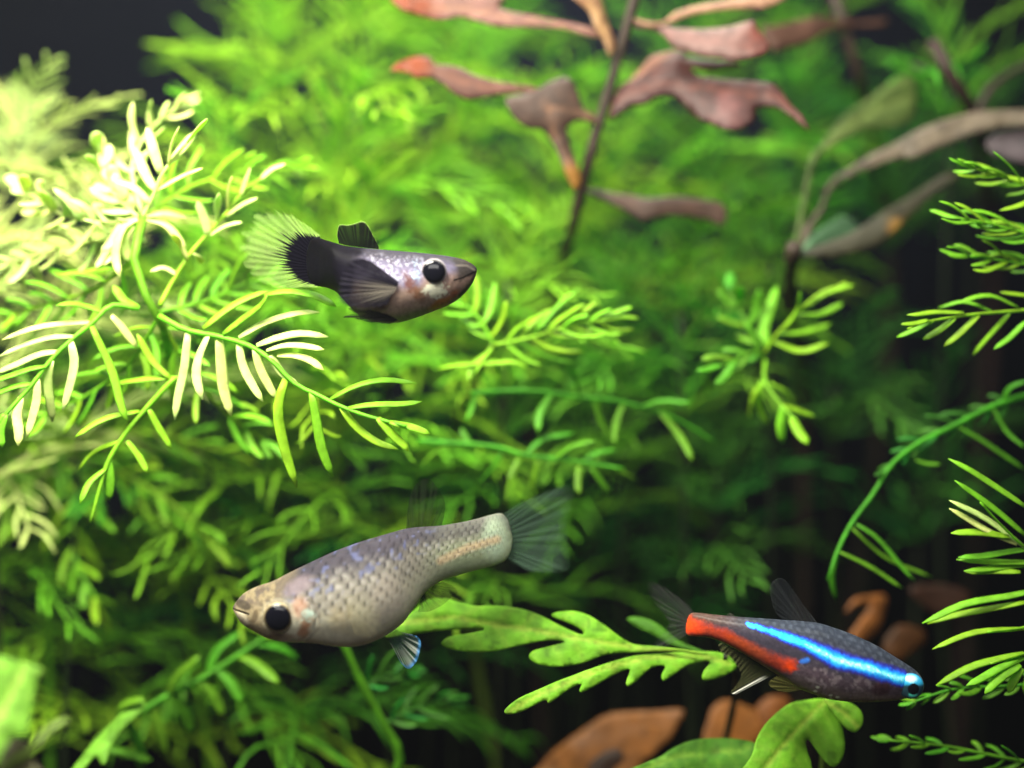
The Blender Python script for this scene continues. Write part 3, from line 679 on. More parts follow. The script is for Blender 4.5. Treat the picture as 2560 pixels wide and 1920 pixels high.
stem(pP, [Vector((-5.6, 4.0, FLOOR)), P(120, 1500, 3.9), P(130, 1250, 3.7), P(150, 1120, 3.4)], .06, .04, 'green')
for rr_ in ([(150, 1120), (300, 1180), (430, 1260), (520, 1350)], [(150, 1120), (60, 1220), (-40, 1300)], [(150, 1120), (180, 1260), (190, 1400), (240, 1500)], [(150, 1120), (280, 1080), (420, 1090), (560, 1130)], [(150, 1120), (110, 1040), (40, 1000), (-40, 990)]):
    frond(pP, full, rr_, 3.4, 2.8, auto(rr_, 8, 150, 52), 'bright', hw=11, rw=8, tilt=.4)

# ---- centre sprays in front of the dark -------------------------
pB = thing('feathery_plant', 'green feathery plant with a small star of leaflets under the black guppy head', 'aquatic plant', Vector((.2, 5.4, FLOOR)), G1)
stem(pB, [Vector((.2, 5.4, FLOOR)), P(1150, 1400, 5.2), P(1140, 1100, 4.6), P(1180, 970, 2.9), P(1235, 862, 1.8)], .06, .04, 'stem')
frond(pB, full, [(1235, 862), (1325, 844), (1420, 815), (1506, 800)], 1.8, 1.5, auto([(1235, 862), (1325, 844), (1420, 815), (1506, 800)], 8, 150, 42), 'bright', hw=10, tilt=.3)
frond(pB, full, [(1235, 862), (1200, 800), (1160, 760), (1100, 740)], 1.8, 1.9, auto([(1235, 862), (1200, 800), (1160, 760), (1100, 740)], 6, 110, 50), 'bright', hw=10, tilt=.3)
frond(pB, full, [(1230, 870), (1205, 905), (1190, 930)], 1.8, 1.6, [[(1230, 875), (1180, 915), (1172, 958)], [(1225, 900), (1245, 930), (1250, 955)], [(1205, 910), (1280, 905), (1322, 920)], [(1200, 910), (1140, 912), (1090, 925)]], 'bright', hw=10, tilt=.2)
rF = [(1176, 984), (1316, 977), (1452, 993), (1565, 1007), (1700, 1052), (1790, 1110)]
frond(pB, full, rF, 2.0, 2.4, [[(1190, 985), (1180, 1020), (1163, 1052)], [(1450, 990), (1440, 950), (1425, 920)], [(1490, 998), (1500, 1050), (1530, 1100)], [(1560, 1005), (1540, 1060), (1535, 1110)], [(1650, 1030), (1700, 1090), (1730, 1150)], [(1380, 982), (1350, 1030), (1345, 1080)], [(1600, 1018), (1660, 1000), (1730, 1010)]], 'green', hw=11, rw=9, tilt=.3)
rG = [(1045, 1102), (1226, 1115), (1316, 1138), (1430, 1151), (1560, 1172)]
frond(pB, c6_, [((a - 1000) / .452, (b - 600) / .452) for a, b in rG], 2.0, 1.9,
      [[(560, 1180), (500, 1270), (430, 1360)], [(660, 1205), (630, 1270), (600, 1335)], [(760, 1220), (745, 1300), (720, 1385)], [(850, 1235), (850, 1280), (838, 1330)], [(990, 1250), (985, 1330), (992, 1405)], [(1060, 1260), (1110, 1330), (1160, 1395)], [(1180, 1260), (1240, 1290), (1300, 1320)],
       [(700, 1180), (800, 1100), (960, 1060)], [(860, 1210), (950, 1140), (1080, 1110)], [(1000, 1230), (1090, 1180), (1200, 1150)], [(400, 1140), (360, 1090), (340, 1040)], [(250, 1130), (180, 1180), (120, 1250)]], 'green', hw=11, rw=9, tilt=.3)

pC = thing('feathery_plant', 'dim green star-shaped crown of thick leaflets right of centre', 'aquatic plant', Vector((3.2, 6.0, FLOOR)), G1)
stem(pC, [Vector((3.2, 6.0, FLOOR)), P(1850, 1500, 5.9), P(1860, 1100, 5.4), P(1890, 950, 3.6), P(1913, 867, 2.2)], .03, .04, 'backstem')
frond(pC, c7_, [(250, 400), (300, 320), (380, 230), (520, 100), (700, 10)], 2.2, 1.7, [[(260, 370), (250, 250), (315, 40)], [(340, 280), (420, 180), (440, 60)], [(330, 300), (460, 290), (610, 240)], [(300, 340), (450, 390), (595, 355)], [(480, 140), (600, 60), (740, 30)], [(420, 200), (560, 190), (680, 120)]], 'bright', hw=14, tilt=.4)
frond(pC, c7_, [(250, 420), (170, 400), (80, 440), (0, 470)], 2.2, 1.8, auto([(250, 420), (170, 400), (80, 440), (0, 470)], 4, 220, 50), 'green', hw=14, tilt=.4)
frond(pC, c7_, [(250, 440), (250, 560), (330, 680), (420, 780)], 2.2, 1.6, [[(230, 560), (210, 670), (270, 800)], [(280, 570), (360, 620), (430, 715)], [(350, 700), (340, 800), (345, 895)], [(400, 760), (430, 830), (485, 912)], [(330, 690), (430, 720), (530, 760)], [(200, 600), (170, 680), (160, 760)]], 'bright', hw=15, tilt=.3)
frond(pC, c7_, [(220, 380), (140, 220), (40, 60)], 2.2, 2.6, auto([(220, 380), (140, 220), (40, 60)], 4, 200, 50), 'green', hw=14, tilt=.4)

# ---- right edge sprays -------------------------------------------
pD = thing('feathery_plant', 'green feathery sprays reaching in from the upper right edge', 'aquatic plant', Vector((6.6, 1.6, FLOOR)), G1)
stem(pD, [Vector((6.6, 1.6, FLOOR)), P(2780, 1300, 1.5), P(2720, 900, 1.3), P(2700, 760, 1.2), P(2690, 560, 1.1), P(2680, 380, 1.0)], .07, .05)
r_ = [(2690, 760), (2564, 775), (2433, 786), (2320, 804), (2270, 822)]
frond(pD, c7_, [((a - 1800) / .452, (b - 700) / .452) for a, b in r_], 1.2, .5,
      [[(1600, 185), (1500, 300), (1400, 415)], [(1430, 195), (1330, 290), (1240, 365)], [(1300, 210), (1210, 280), (1120, 330)], [(1690, 230), (1600, 320), (1520, 380)], [(1180, 225), (1080, 270), (980, 320)], [(1650, 150), (1500, 90), (1330, 115)], [(1500, 170), (1350, 120), (1200, 150)], [(1350, 180), (1180, 180), (1030, 190)], [(1150, 220), (1080, 240), (1000, 250)], [(1800, 120), (1680, 80), (1540, 75)]], 'bright', hw=10, tilt=.25)
r_ = [(2690, 600), (2600, 590), (2480, 560), (2400, 545)]
frond(pD, full, r_, 1.1, .7, auto(r_, 8, 130, 30, start=.3), 'bright', hw=10, tilt=.3)
r_ = [(2690, 470), (2600, 470), (2500, 440), (2440, 422)]
frond(pD, full, r_, 1.1, .8, auto(r_, 7, 120, 32, start=.3), 'bright', hw=10, tilt=.3)
r_ = [(2690, 660), (2600, 665), (2500, 650), (2420, 640)]
frond(pD, full, r_, 1.1, 1.0, auto(r_, 7, 120, 34, start=.3), 'bright', hw=9, tilt=.3)

pE = thing('feathery_plant', 'bright green feathery plant at the lower right edge beside the red-tailed fish', 'aquatic plant', Vector((6.4, 1.2, FLOOR)), G1)
stem(pE, [Vector((6.4, 1.2, FLOOR)), P(2760, 1750, 1.0), P(2690, 1550, .9), P(2680, 1380, .8), P(2660, 1250, .8)], .07, .05)
frond(pE, c7_, [(1960, 1620), (1820, 1560), (1700, 1490), (1560, 1360), (1440, 1230)], .8, .3,
      [[(1700, 1420), (1500, 1250), (1300, 1112)], [(1690, 1480), (1480, 1330), (1265, 1205)], [(1640, 1460), (1450, 1370), (1265, 1265)], [(1600, 1420), (1430, 1395), (1270, 1402)], [(1700, 1490), (1500, 1515), (1310, 1547)], [(1790, 1560), (1560, 1585), (1355, 1612)], [(1700, 1260), (1480, 1110), (1250, 987)]], 'bright', hw=13, pale=(1, 2), tilt=.2)
frond(pE, c8_, [(2420, 190), (2330, 200), (2212, 225), (2090, 240)], .8, .3, [[(2212, 228), (2050, 242), (1905, 300)], [(2200, 40), (2100, 35), (2018, 42)], [(2250, 100), (2150, 125), (2000, 150), (1870, 200)], [(2220, 140), (2050, 170), (1890, 216)], [(2260, 10), (2120, 5), (1990, 0)]], 'bright', hw=12, tilt=.2)
frond(pE, c8_, [(2420, 300), (2300, 290), (2212, 312), (2100, 345)], .8, .2, [[(2212, 310), (2050, 350), (1915, 420)], [(2212, 325), (2110, 370), (2020, 420)], [(2200, 350), (2130, 395), (2085, 442)], [(2205, 360), (2180, 400), (2160, 442)], [(2280, 310), (2240, 380), (2215, 450)]], 'bright', hw=13, tilt=.2)
frond(pE, c8_, [(2420, 420), (2300, 410), (2150, 420), (1980, 430), (1850, 470)], .8, .7, auto([(2420, 420), (2300, 410), (2150, 420), (1980, 430), (1850, 470)], 8, 100, 50, start=.3), 'green', hw=9, tilt=.3)
frond(pE, c8_, [(2420, 690), (2212, 670), (1950, 620), (1760, 600)], .9, .9, auto([(2420, 690), (2212, 670), (1950, 620), (1760, 600)], 9, 100, 45, start=.25), 'green', hw=8, tilt=.3)

pF = thing('feathery_plant', 'dim arching green stem with drooping strands at right, above the red-tailed fish', 'aquatic plant', Vector((7.4, 3.0, FLOOR)), G1)
stem(pF, [Vector((7.4, 3.0, FLOOR)), P(2760, 1400, 2.6), P(2680, 1050, 2.2), P(2600, 985, 2.0)], .06, .045)
rH = [(2600, 985), (2564, 989), (2478, 1016), (2388, 1062), (2297, 1107), (2229, 1161), (2184, 1233), (2130, 1306), (2094, 1378), (2071, 1450)]
frond(pF, full, rH, 2.0, 1.3, [[(2388, 1062), (2470, 1110), (2570, 1180)], [(2290, 1150), (2320, 1160), (2352, 1160)], [(2140, 1310), (2200, 1350), (2290, 1450)], [(2130, 1320), (2220, 1400), (2330, 1450)], [(2100, 1380), (2180, 1420), (2260, 1470)], [(2480, 1016), (2520, 1080), (2560, 1120)], [(2510, 1000), (2525, 970), (2570, 950)], [(2095, 1375), (2080, 1440), (2090, 1500)]], 'green', hw=8, rw=9, tilt=.35)
frond(pF, full, [(2560, 989), (2478, 1016), (2388, 1062), (2297, 1107), (2229, 1161)], 2.05, 1.7, auto([(2560, 989), (2478, 1016), (2388, 1062), (2297, 1107), (2229, 1161)], 8, 85, 50), 'deep', hw=7, rw=5)

# ---- generic feathery plants further back ------------------------
def feather_variant(k, mat):
    """one long feather leaf: thin rachis, long thin needles, some bent, some missing"""
    rng = random.Random(100 + k); Lr = rng.uniform(2.1, 2.7); sb = rng.uniform(-.35, .35)
    pts = [(0, 0, 0), (.3 * Lr, .2 * sb, .16), (.6 * Lr, .6 * sb, .12), (Lr, 1.2 * sb, -.25 - .45 * rng.random())]
    q = even(pts, 18); t = np.gradient(q, axis=0); t /= np.linalg.norm(t, axis=1)[:, None]
    parts = [sweep(q, np.linspace(.034, .016, 18), np.linspace(.028, .014, 18), (0, 0, 1), 6)]
    n = rng.choice((7, 8, 9)); mx = rng.uniform(1.0, 1.3)
    for i in range(n):
        for sd in (-1, 1):
            if rng.random() < .07: continue
            u = min(1, .10 + .90 * (i + rng.uniform(-.25, .25)) / (n - 1)); u = max(.06, u)
            j = min(17, int(u * 17)); p = q[j]; lg = mx * np.interp(u, [0, .3, 1], [.7, 1, .42]) * rng.uniform(.7, 1.15)
            a = math.radians(rng.uniform(42, 68) * np.interp(u, [0, 1], [1.1, .5])); s_ = np.array([0, sd, 0.])
            b_ = rng.uniform(.3, .95)
            d = t[j] * math.cos(a) + s_ * math.sin(a); d2 = t[j] * math.cos(a * b_) + s_ * math.sin(a * b_)
            z = np.array([0, 0, rng.uniform(-.3, .35)]); z2 = np.array([0, 0, rng.uniform(-.35, .15)])
            parts.append(needle([p, p + d * lg * .4 + z * lg * .25, p + d * lg * .55 + d2 * lg * .15 + z * lg * .4, p + d * lg * .6 + d2 * lg * .42 + (z * .4 + z2) * lg], .034 * rng.uniform(.75, 1.25), n=7, seg=5, flat=.5, up=(0, 0, 1)))
    v, f = join(parts); me = mesh('leaf', v, f); me.materials.append(M[mat]); return me
VAR = {m: [feather_variant(k + 10 * i, m) for k in range(7)] for i, m in enumerate(('pale', 'bright', 'green', 'deep'))}
BACK = []
def back_plant(px, py, y, mat, label, nodes_=9, size=1.0, gap=.85, lean=0.0, whorl=3, seed=0, base=None, group=G1):
    rng = random.Random(seed * 13 + 5)
    if y >= 5.4: size *= 1.4; nodes_ = max(2, int(nodes_ * .62)); py += 60
    top = P(px, py, y); b = Vector((top.x + lean + rng.uniform(-.4, .4), min(12, y + rng.uniform(-.2, .6)), FLOOR))
    pl = thing('feathery_plant', label, 'aquatic plant', b, group)
    cpts = [b, b.lerp(top, .45) + Vector((rng.uniform(-.3, .3), rng.uniform(-.2, .2), 0)), top]
    stem(pl, cpts, .03 * size, .026 * size, 'backstem')
    q = even(cpts, 200); tot = np.linalg.norm(np.diff(q, axis=0), axis=1).sum(); az = rng.uniform(0, 6.28)
    for k in range(nodes_):
        dist = k * gap * size * (.45 + .55 * min(1, k / 3)); i = int(np.clip((1 - dist / tot) * 199, 0, 199)); pos = Vector(q[i])
        if pos.z < FLOOR + .6: break
        az += 2.4; young = max(0, 1 - k / 2.5)
        for j in range(whorl):
            a = az + j * 2 * math.pi / whorl + rng.uniform(-.3, .3)
            pitch = math.radians(rng.uniform(-5, 28) + 42 * young - 2.0 * k)
            sc_ = size * rng.uniform(.8, 1.1) * (.62 + .38 * min(1, k / 2.5))
            reach = 2.5 * sc_ * math.cos(pitch) * max(0, -math.sin(a))
            if pos.y - reach < max(.95, (.55 if py > 850 else .3) * y) and -3.9 < pos.z < 4.2: continue
            o = bpy.data.objects.new('leaf', rng.choice(VAR[mat])); C.objects.link(o); o.parent = pl
            o.location = pos - b; o.rotation_euler = Euler((rng.uniform(-.5, .5), -pitch, a), 'XYZ'); o.scale = (sc_,) * 3
    return pl
SPEC = [
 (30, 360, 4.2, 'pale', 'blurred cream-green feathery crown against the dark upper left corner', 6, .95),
 (230, 560, 3.0, 'pale', 'pale brightly lit feathery plant left of the black guppy tail', 4, .95),
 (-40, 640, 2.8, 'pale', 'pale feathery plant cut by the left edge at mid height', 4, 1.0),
 (700, 60, 6.0, 'bright', 'blurred bright green plant at the top, right of the dark corner', 7, .85),
 (560, 400, 4.0, 'bright', 'bright green curly-leaved plant above the black guppy tail', 5, .85),
 (900, 170, 5.6, 'bright', 'blurred yellow-green plant below the leftmost orange leaf tip', 6, 1.0),
 (880, 600, 4.0, 'bright', 'bright green plant directly behind the black guppy back fin', 5, .9),
 (1190, 160, 7.0, 'bright', 'soft pale green plant between red leaves and the dark stem', 7, 1.0),
 (1270, 700, 3.6, 'bright', 'bright green fan of leaflets right of the black guppy snout', 3, .9),
 (1560, 330, 6.5, 'bright', 'blurred bright green mass right of the dark leaning stem', 6, 1.0),
 (1760, 540, 6.0, 'green', 'blurred green crown under the drooping red leaf', 4, 1.0),
 (2000, 160, 8.5, 'green', 'far dim green plant behind the brown leaf at upper right', 6, 1.0),
 (2380, 120, 5.5, 'green', 'green feathery spray in the top right corner', 3, .9),
 (1930, 640, 4.6, 'green', 'blurred green plant left of the arching pinkish leaf', 2, .9),
 (1560, 740, 5.0, 'green', 'mid-green tangled plant at the centre right of the picture', 4, .9),
 (120, 960, 4.0, 'bright', 'yellow-green plant below the left sharp fronds', 6, 1.0),
 (460, 1180, 4.4, 'bright', 'bright green blurred plant left of the grey guppy back', 5, 1.0),
 (-20, 1180, 4.0, 'bright', 'yellow-green feathery plant at the lower left edge', 3, 1.0),
 (690, 1080, 4.4, 'green', 'green plant behind the long drooping sharp leaflets', 5, 1.0),
 (960, 860, 3.8, 'bright', 'green plant under the black guppy belly', 4, .9),
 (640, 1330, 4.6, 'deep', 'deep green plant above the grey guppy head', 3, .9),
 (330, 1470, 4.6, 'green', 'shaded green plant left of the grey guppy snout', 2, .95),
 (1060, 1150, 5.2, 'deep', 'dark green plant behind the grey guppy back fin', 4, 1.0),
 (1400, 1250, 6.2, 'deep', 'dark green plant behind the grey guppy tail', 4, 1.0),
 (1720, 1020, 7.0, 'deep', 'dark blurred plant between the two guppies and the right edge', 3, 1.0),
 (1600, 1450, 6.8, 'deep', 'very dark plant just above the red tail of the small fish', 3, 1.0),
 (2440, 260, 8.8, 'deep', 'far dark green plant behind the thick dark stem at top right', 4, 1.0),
 (1400, 620, 7.5, 'green', 'far green plant behind the lowest red leaf', 5, 1.0),
 (350, 860, 5.0, 'green', 'green plant deep behind the left sharp fronds', 4, 1.1),
 (1020, 60, 7.5, 'bright', 'yellow-green plant behind the red leaves at the top edge', 6, 1.0),
 (480, 720, 3.4, 'bright', 'lime plant between the black guppy tail and the left sharp crown', 3, .9),
 (1390, 400, 6.0, 'bright', 'green plant behind the kite-shaped red leaf', 5, .95),
 (1720, 140, 8.5, 'green', 'soft green plant behind the curled pink leaf', 6, 1.1),
 (1130, 720, 4.6, 'bright', 'green plant behind the black guppy snout', 4, .9),
 (760, 720, 4.6, 'bright', 'green plant under the black guppy tail root', 5, .95),
 (250, 1120, 5.0, 'bright', 'lime green plant filling the gap under the long left leaflets', 5, 1.0),
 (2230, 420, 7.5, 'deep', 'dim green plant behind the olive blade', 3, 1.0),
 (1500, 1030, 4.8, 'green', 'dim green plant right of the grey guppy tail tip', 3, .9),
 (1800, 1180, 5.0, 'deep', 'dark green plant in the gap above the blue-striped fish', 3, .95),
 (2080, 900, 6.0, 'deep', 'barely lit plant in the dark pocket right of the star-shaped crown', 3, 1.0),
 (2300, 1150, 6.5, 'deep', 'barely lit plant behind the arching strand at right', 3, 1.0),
 (1250, 1000, 4.4, 'green', 'cool green plant between the two guppies', 4, .95),
 (1700, 780, 4.2, 'green', 'cool green plant left of the star-shaped crown', 3, .9),
 (800, 380, 5.4, 'bright', 'soft green plant behind the long red leaf left of the dark stem', 5, .9),
]
for i, (px, py, y, mt, lab, nn, sz) in enumerate(SPEC):
    back_plant(px, py, y, mt, lab, nn, sz, seed=i + 1)

# ------------------------------------------------------------------ leaves with an outline of their own
from mathutils.geometry import delaunay_2d_cdt
def polyleaf(plant, tr, poly, y0, y1, colour, vein=None, veincol=None, tilt=.5, bulge=.10, name='leaf', mat='blade', step=11, thick=.006, smooth=3, tipcol=None, tippt=None, edgecol=None, seed=1, wav=.05):
    """a flat leaf of the outline poly (crop pixels), cupped, tilted and given thickness; y0 depth at its left, y1 at its right"""
    p = np.array([tr(q) for q in poly], float); n = len(p)
    q = np.array([p[(i + k) % n] for i in range(n) for k in (-1, 0, 1, 2)]).reshape(n, 4, 2); out = []
    for k in range(smooth):
        f = k / smooth; a, b, c, d = q[:, 0], q[:, 1], q[:, 2], q[:, 3]
        out.append(.5 * (2 * b + (c - a) * f + (2 * a - 5 * b + 4 * c - d) * f * f + (3 * b - a - 3 * c + d) * f ** 3))
    ol = np.stack(out, 1).reshape(-1, 2); m = len(ol)
    lo, hi = ol.min(0), ol.max(0)
    gx, gy = np.meshgrid(np.arange(lo[0], hi[0], step), np.arange(lo[1], hi[1], step)); g = np.stack([gx.ravel(), gy.ravel()], 1)
    g += np.random.default_rng(seed).uniform(-.25, .25, g.shape) * step
    d, _ = dline(g[:, 0], g[:, 1], np.vstack([ol, ol[:1]]))
    inside = np.zeros(len(g), bool); j = m - 1
    for i in range(m):
        yi, yj = ol[i, 1], ol[j, 1]; cr = (yi > g[:, 1]) != (yj > g[:, 1])
        inside ^= cr & (g[:, 0] < (ol[j, 0] - ol[i, 0]) * (g[:, 1] - yi) / (yj - yi + 1e-9) + ol[i, 0]); j = i
    g = g[inside & (d > step * .45)]
    pts = [Vector(v) for v in np.vstack([ol, g])]
    V2, E, F, _, _, _ = delaunay_2d_cdt(pts, [], [list(range(m))], 1, 1e-4)
    V2 = np.array([tuple(v) for v in V2]); F = [list(f) for f in F]
    ed = {}
    for f in F:
        for k in range(len(f)):
            e = (f[k], f[(k + 1) % len(f)]); ed[e] = 1
    bord = [e for e in ed if (e[1], e[0]) not in ed]
    dd, _ = dline(V2[:, 0], V2[:, 1], np.vstack([ol, ol[:1]])); rad = max(dd.max(), 1)
    t = (V2[:, 0] - lo[0]) / (hi[0] - lo[0])
    hgt = -(V2[:, 1] - (lo[1] + hi[1]) / 2) / S
    y = y0 + (y1 - y0) * t + tilt * hgt - .3 * bulge * (1 - (1 - dd / rad) ** 2) + wav * 2.4 * (fbm(V2[:, 0], V2[:, 1], 110, seed) - .5)
    c = np.zeros((len(V2), 3)) + np.asarray(colour)
    c = c * (.72 + .56 * fbm(V2[:, 0], V2[:, 1], 40, seed + 3))[:, None]
    if vein is not None:
        vp = np.array([tr(k) for k in vein]); dv, pv = dline(V2[:, 0], V2[:, 1], vp)
        c = mix(c, np.asarray(veincol), sst(8, 2, dv) * .7); y = y + .02 * sst(14, 0, dv)
        lat = np.exp(-((((pv * 9 - dv / 90) % 1) - .5) / .14) ** 2); c = mix(c, np.asarray(veincol), lat * .22 * sst(120, 20, dv))
    if tippt is not None:
        tp = tr(tippt); c = mix(c, np.asarray(tipcol), sst(1.0, .35, np.hypot(V2[:, 0] - tp[0], V2[:, 1] - tp[1]) / (tippt[2] if len(tippt) > 2 else 60) + .3 * (noise(V2[:, 0], V2[:, 1], 18, seed) - .5)))
    sp = sst(.74, .84, noise(V2[:, 0], V2[:, 1], 15, seed + 9)); c = c * (1 - .35 * sp[:, None])
    def world(yy):
        k = (D + yy) / D; return np.stack([(V2[:, 0] - 1280) / S * k, yy, (960 - V2[:, 1]) / S * k], 1)
    V = np.vstack([world(y), world(y + thick)]); o = len(V2)
    FF = [f if True else f for f in F] + [[k + o for k in f[::-1]] for f in F] + [[e[1], e[0], e[0] + o, e[1] + o] for e in bord]
    org = V[:o].mean(0)
    return link(name, mesh(name, V, FF, np.vstack([c, c]), org), M[mat], plant, org)
c9_ = lambda q: (1000 + q[0] * .5425, 1400 + q[1] * .5425)

# ------------------------------------------------------------------ broad blades
def blade(pts, hw, col, n=22, m=9, curl=.3, twist=0.0, up=(0, -.75, .65), tip=None, midrib=None, thick=.012, wave=0.0, prof=None):
    """a broad leaf: midline points, half width profile in cm, cupped across, thin but solid; returns verts, faces, colours"""
    p = even(pts, n); t = np.gradient(p, axis=0); t /= np.linalg.norm(t, axis=1)[:, None]
    u = np.linspace(0, 1, n); up = np.array(up, float)
    side = np.cross(t, up); side /= np.linalg.norm(side, axis=1)[:, None]; nrm = np.cross(side, t)
    if np.ndim(twist) == 0: tw = twist * u
    else: tw = np.interp(u, np.linspace(0, 1, len(twist)), twist)
    s2 = side * np.cos(tw)[:, None] + nrm * np.sin(tw)[:, None]; n2 = -side * np.sin(tw)[:, None] + nrm * np.cos(tw)[:, None]
    W = np.interp(u, *(prof or ([0, .08, .35, .7, .92, 1], [.12, .35, 1, .8, .3, .03]))) * hw
    j = np.linspace(-1, 1, m)
    h = curl * (j ** 2)[None] * W[:, None] + wave * W[:, None] * np.sin(u * 17)[:, None] * np.abs(j)[None] - .035 * hw * np.exp(-(j / .16) ** 2)[None]
    top = p[:, None] + s2[:, None] * (W[:, None] * j[None])[..., None] + n2[:, None] * h[..., None]
    bot = top - n2[:, None] * thick
    V = np.concatenate([top.reshape(-1, 3), bot.reshape(-1, 3)]); F = []; o = n * m
    for a in range(n - 1):
        for b in range(m - 1):
            q = [a * m + b, (a + 1) * m + b, (a + 1) * m + b + 1, a * m + b + 1]; F.append(q); F.append([k + o for k in q[::-1]])
        F.append([a * m, a * m + o, (a + 1) * m + o, (a + 1) * m]); e = m - 1
        F.append([a * m + e, (a + 1) * m + e, (a + 1) * m + e + o, a * m + e + o])
    F.append([b for b in range(m)] + [b + o for b in range(m)][::-1]); F.append([(n - 1) * m + b for b in range(m)][::-1] + [(n - 1) * m + b + o for b in range(m)])
    c = np.zeros((n, m, 3)) + np.asarray(col)
    c = mix(c, np.asarray(midrib if midrib is not None else np.asarray(col) * 1.35), np.exp(-(j / .10) ** 2)[None] * .6 + 0 * u[:, None])
    if tip is not None: c = mix(c, tip, sst(.62, .9, u)[:, None] + 0 * j[None])
    c = c.reshape(-1, 3)
    return V, F, np.concatenate([c, c])
def leafobj(plant, px, y0, y1, hw, col, name='leaf', **k):
    pp = pts3(px, y0, y1); v, f, c = blade(pp, hw / S, col, **k)
    return link(name, mesh(name, v, f, c, pp[0]), M['blade'], plant, pp[0])

PINK, TAN, ORANGE, BROWN, DARKB = H('7a5048'), H('8a6648'), H('963f12'), H('5d4234'), H('3a2a20')
pR = thing('red_stem_plant', 'red-leaved plant on a dark leaning stem at the top centre', 'aquatic plant', Vector((.5, 6.6, FLOOR)))
stem(pR, [Vector((.5, 6.6, FLOOR)), P(1330, 1000, 6.4), P(1390, 720, 5.4), P(1425, 590, 3.4), P(1455, 470, 2.9), P(1490, 330, 2.8), P(1545, 150, 2.7), P(1585, 0, 2.6), P(1610, -120, 2.6)], .075, .06, 'darkstem')
MA, PK, BR, RB, OT = H('40261f'), H('573a34'), H('34211c'), H('2f1513'), H('55230a')
polyleaf(pR, c2_, [(225, -20), (250, 40), (330, 85), (450, 120), (560, 140), (700, 120), (850, 160), (980, 190), (1200, 190), (1400, 200), (1560, 245), (1700, 262), (1590, 190), (1400, 150), (1200, 110), (1000, 70), (960, 40), (1000, 0), (950, -60), (500, -60)], 2.3, 2.7, PK, vein=[(400, 50), (700, 60), (1000, 120), (1400, 175), (1700, 255)], veincol=H('6c4c3a'), tippt=(330, 60, 95), tipcol=OT, seed=2)
polyleaf(pR, c2_, [(210, 490), (250, 440), (330, 405), (430, 385), (490, 400), (520, 440), (600, 450), (700, 470), (800, 520), (950, 560), (1100, 585), (1230, 610), (1180, 640), (1000, 650), (850, 680), (740, 690), (640, 640), (560, 570), (490, 540), (400, 545), (330, 500)], 2.2, 2.7, MA, vein=[(300, 470), (500, 480), (700, 560), (950, 610), (1230, 612)], veincol=H('5c3a2c'), tippt=(350, 465, 70), tipcol=H('5c260a'), seed=3)
polyleaf(pR, c2_, [(1000, 680), (1080, 660), (1200, 630), (1300, 570), (1410, 535), (1470, 560), (1510, 650), (1540, 740), (1630, 800), (1640, 860), (1540, 830), (1470, 850), (1430, 890), (1450, 980), (1480, 1080), (1520, 1190), (1525, 1270), (1490, 1310), (1450, 1260), (1410, 1170), (1370, 1060), (1310, 960), (1250, 900), (1150, 880), (1080, 830), (1030, 760)], 2.3, 2.7, H('342620'), vein=[(1630, 830), (1450, 760), (1300, 740), (1330, 900), (1420, 1080), (1490, 1290)], veincol=H('644632'), tippt=(1490, 1280, 75), tipcol=H('74501e'), tilt=.35, seed=4, bulge=.2)
polyleaf(pR, c2_, [(1490, 0), (1580, 80), (1620, 180), (1690, 300), (1720, 390), (1750, 370), (1770, 310), (1730, 200), (1690, 80), (1650, -30), (1480, -30)], 2.3, 2.65, H('684a34'), vein=[(1580, 0), (1660, 160), (1735, 380)], veincol=H('9a7a50'), seed=5)
polyleaf(pR, c3_, [(-60, 90), (60, 140), (130, 150), (250, 165), (400, 165), (520, 150), (600, 130), (655, 120), (680, 170), (720, 220), (745, 260), (720, 310), (660, 330), (560, 350), (470, 340), (380, 330), (300, 310), (240, 290), (180, 260), (120, 190), (-40, 150)], 2.65, 2.1, H('5c423e'), vein=[(-40, 120), (200, 210), (450, 240), (720, 280)], veincol=H('553834'), tippt=(700, 230, 75), tipcol=H('4a221a'), seed=6, bulge=.22)
polyleaf(pR, c3_, [(240, 345), (300, 332), (420, 347), (540, 350), (580, 380), (450, 405), (350, 402), (280, 380)], 2.6, 2.5, H('3c211b'), seed=7)
polyleaf(pR, c3_, [(-120, 500), (0, 440), (80, 380), (160, 330), (250, 300), (290, 360), (330, 430), (480, 455), (620, 465), (760, 480), (820, 530), (860, 590), (930, 660), (975, 745), (950, 740), (880, 680), (800, 630), (720, 615), (670, 630), (660, 680), (630, 720), (560, 750), (480, 745), (400, 710), (330, 680), (260, 610), (200, 550), (100, 560), (40, 600), (-60, 620), (-180, 690)], 2.75, 2.1, RB, vein=[(-120, 570), (100, 480), (330, 500), (600, 540), (800, 560), (960, 735)], veincol=H('542c22'), tippt=(500, 640, 60), tipcol=H('50302f'), seed=8, bulge=.25)
polyleaf(pR, c3_, [(-40, 110), (120, 130), (200, 70), (330, 30), (500, 0), (640, -30), (860, -40), (800, 20), (700, 50), (560, 55), (400, 70), (270, 100), (180, 130), (60, 160)], 2.65, 2.4, H('745440'), seed=9)
polyleaf(pR, c3_, [(-300, 1090), (-20, 1130), (60, 1140), (200, 1130), (330, 1145), (440, 1160), (490, 1190), (500, 1250), (480, 1300), (380, 1265), (250, 1245), (120, 1250), (20, 1270), (-30, 1240), (-300, 1110)], 3.0, 3.2, H('35241c'), seed=10)
polyleaf(pR, c3_, [(60, 330), (140, 300), (240, 290), (250, 350), (150, 420), (60, 470), (-20, 520), (-60, 470), (0, 400)], 2.8, 2.9, H('6a4434'), seed=11)
pR2 = thing('red_stem_plant', 'thin dark stem with one brown leaf at the upper right', 'aquatic plant', Vector((4.6, 9.5, FLOOR)))
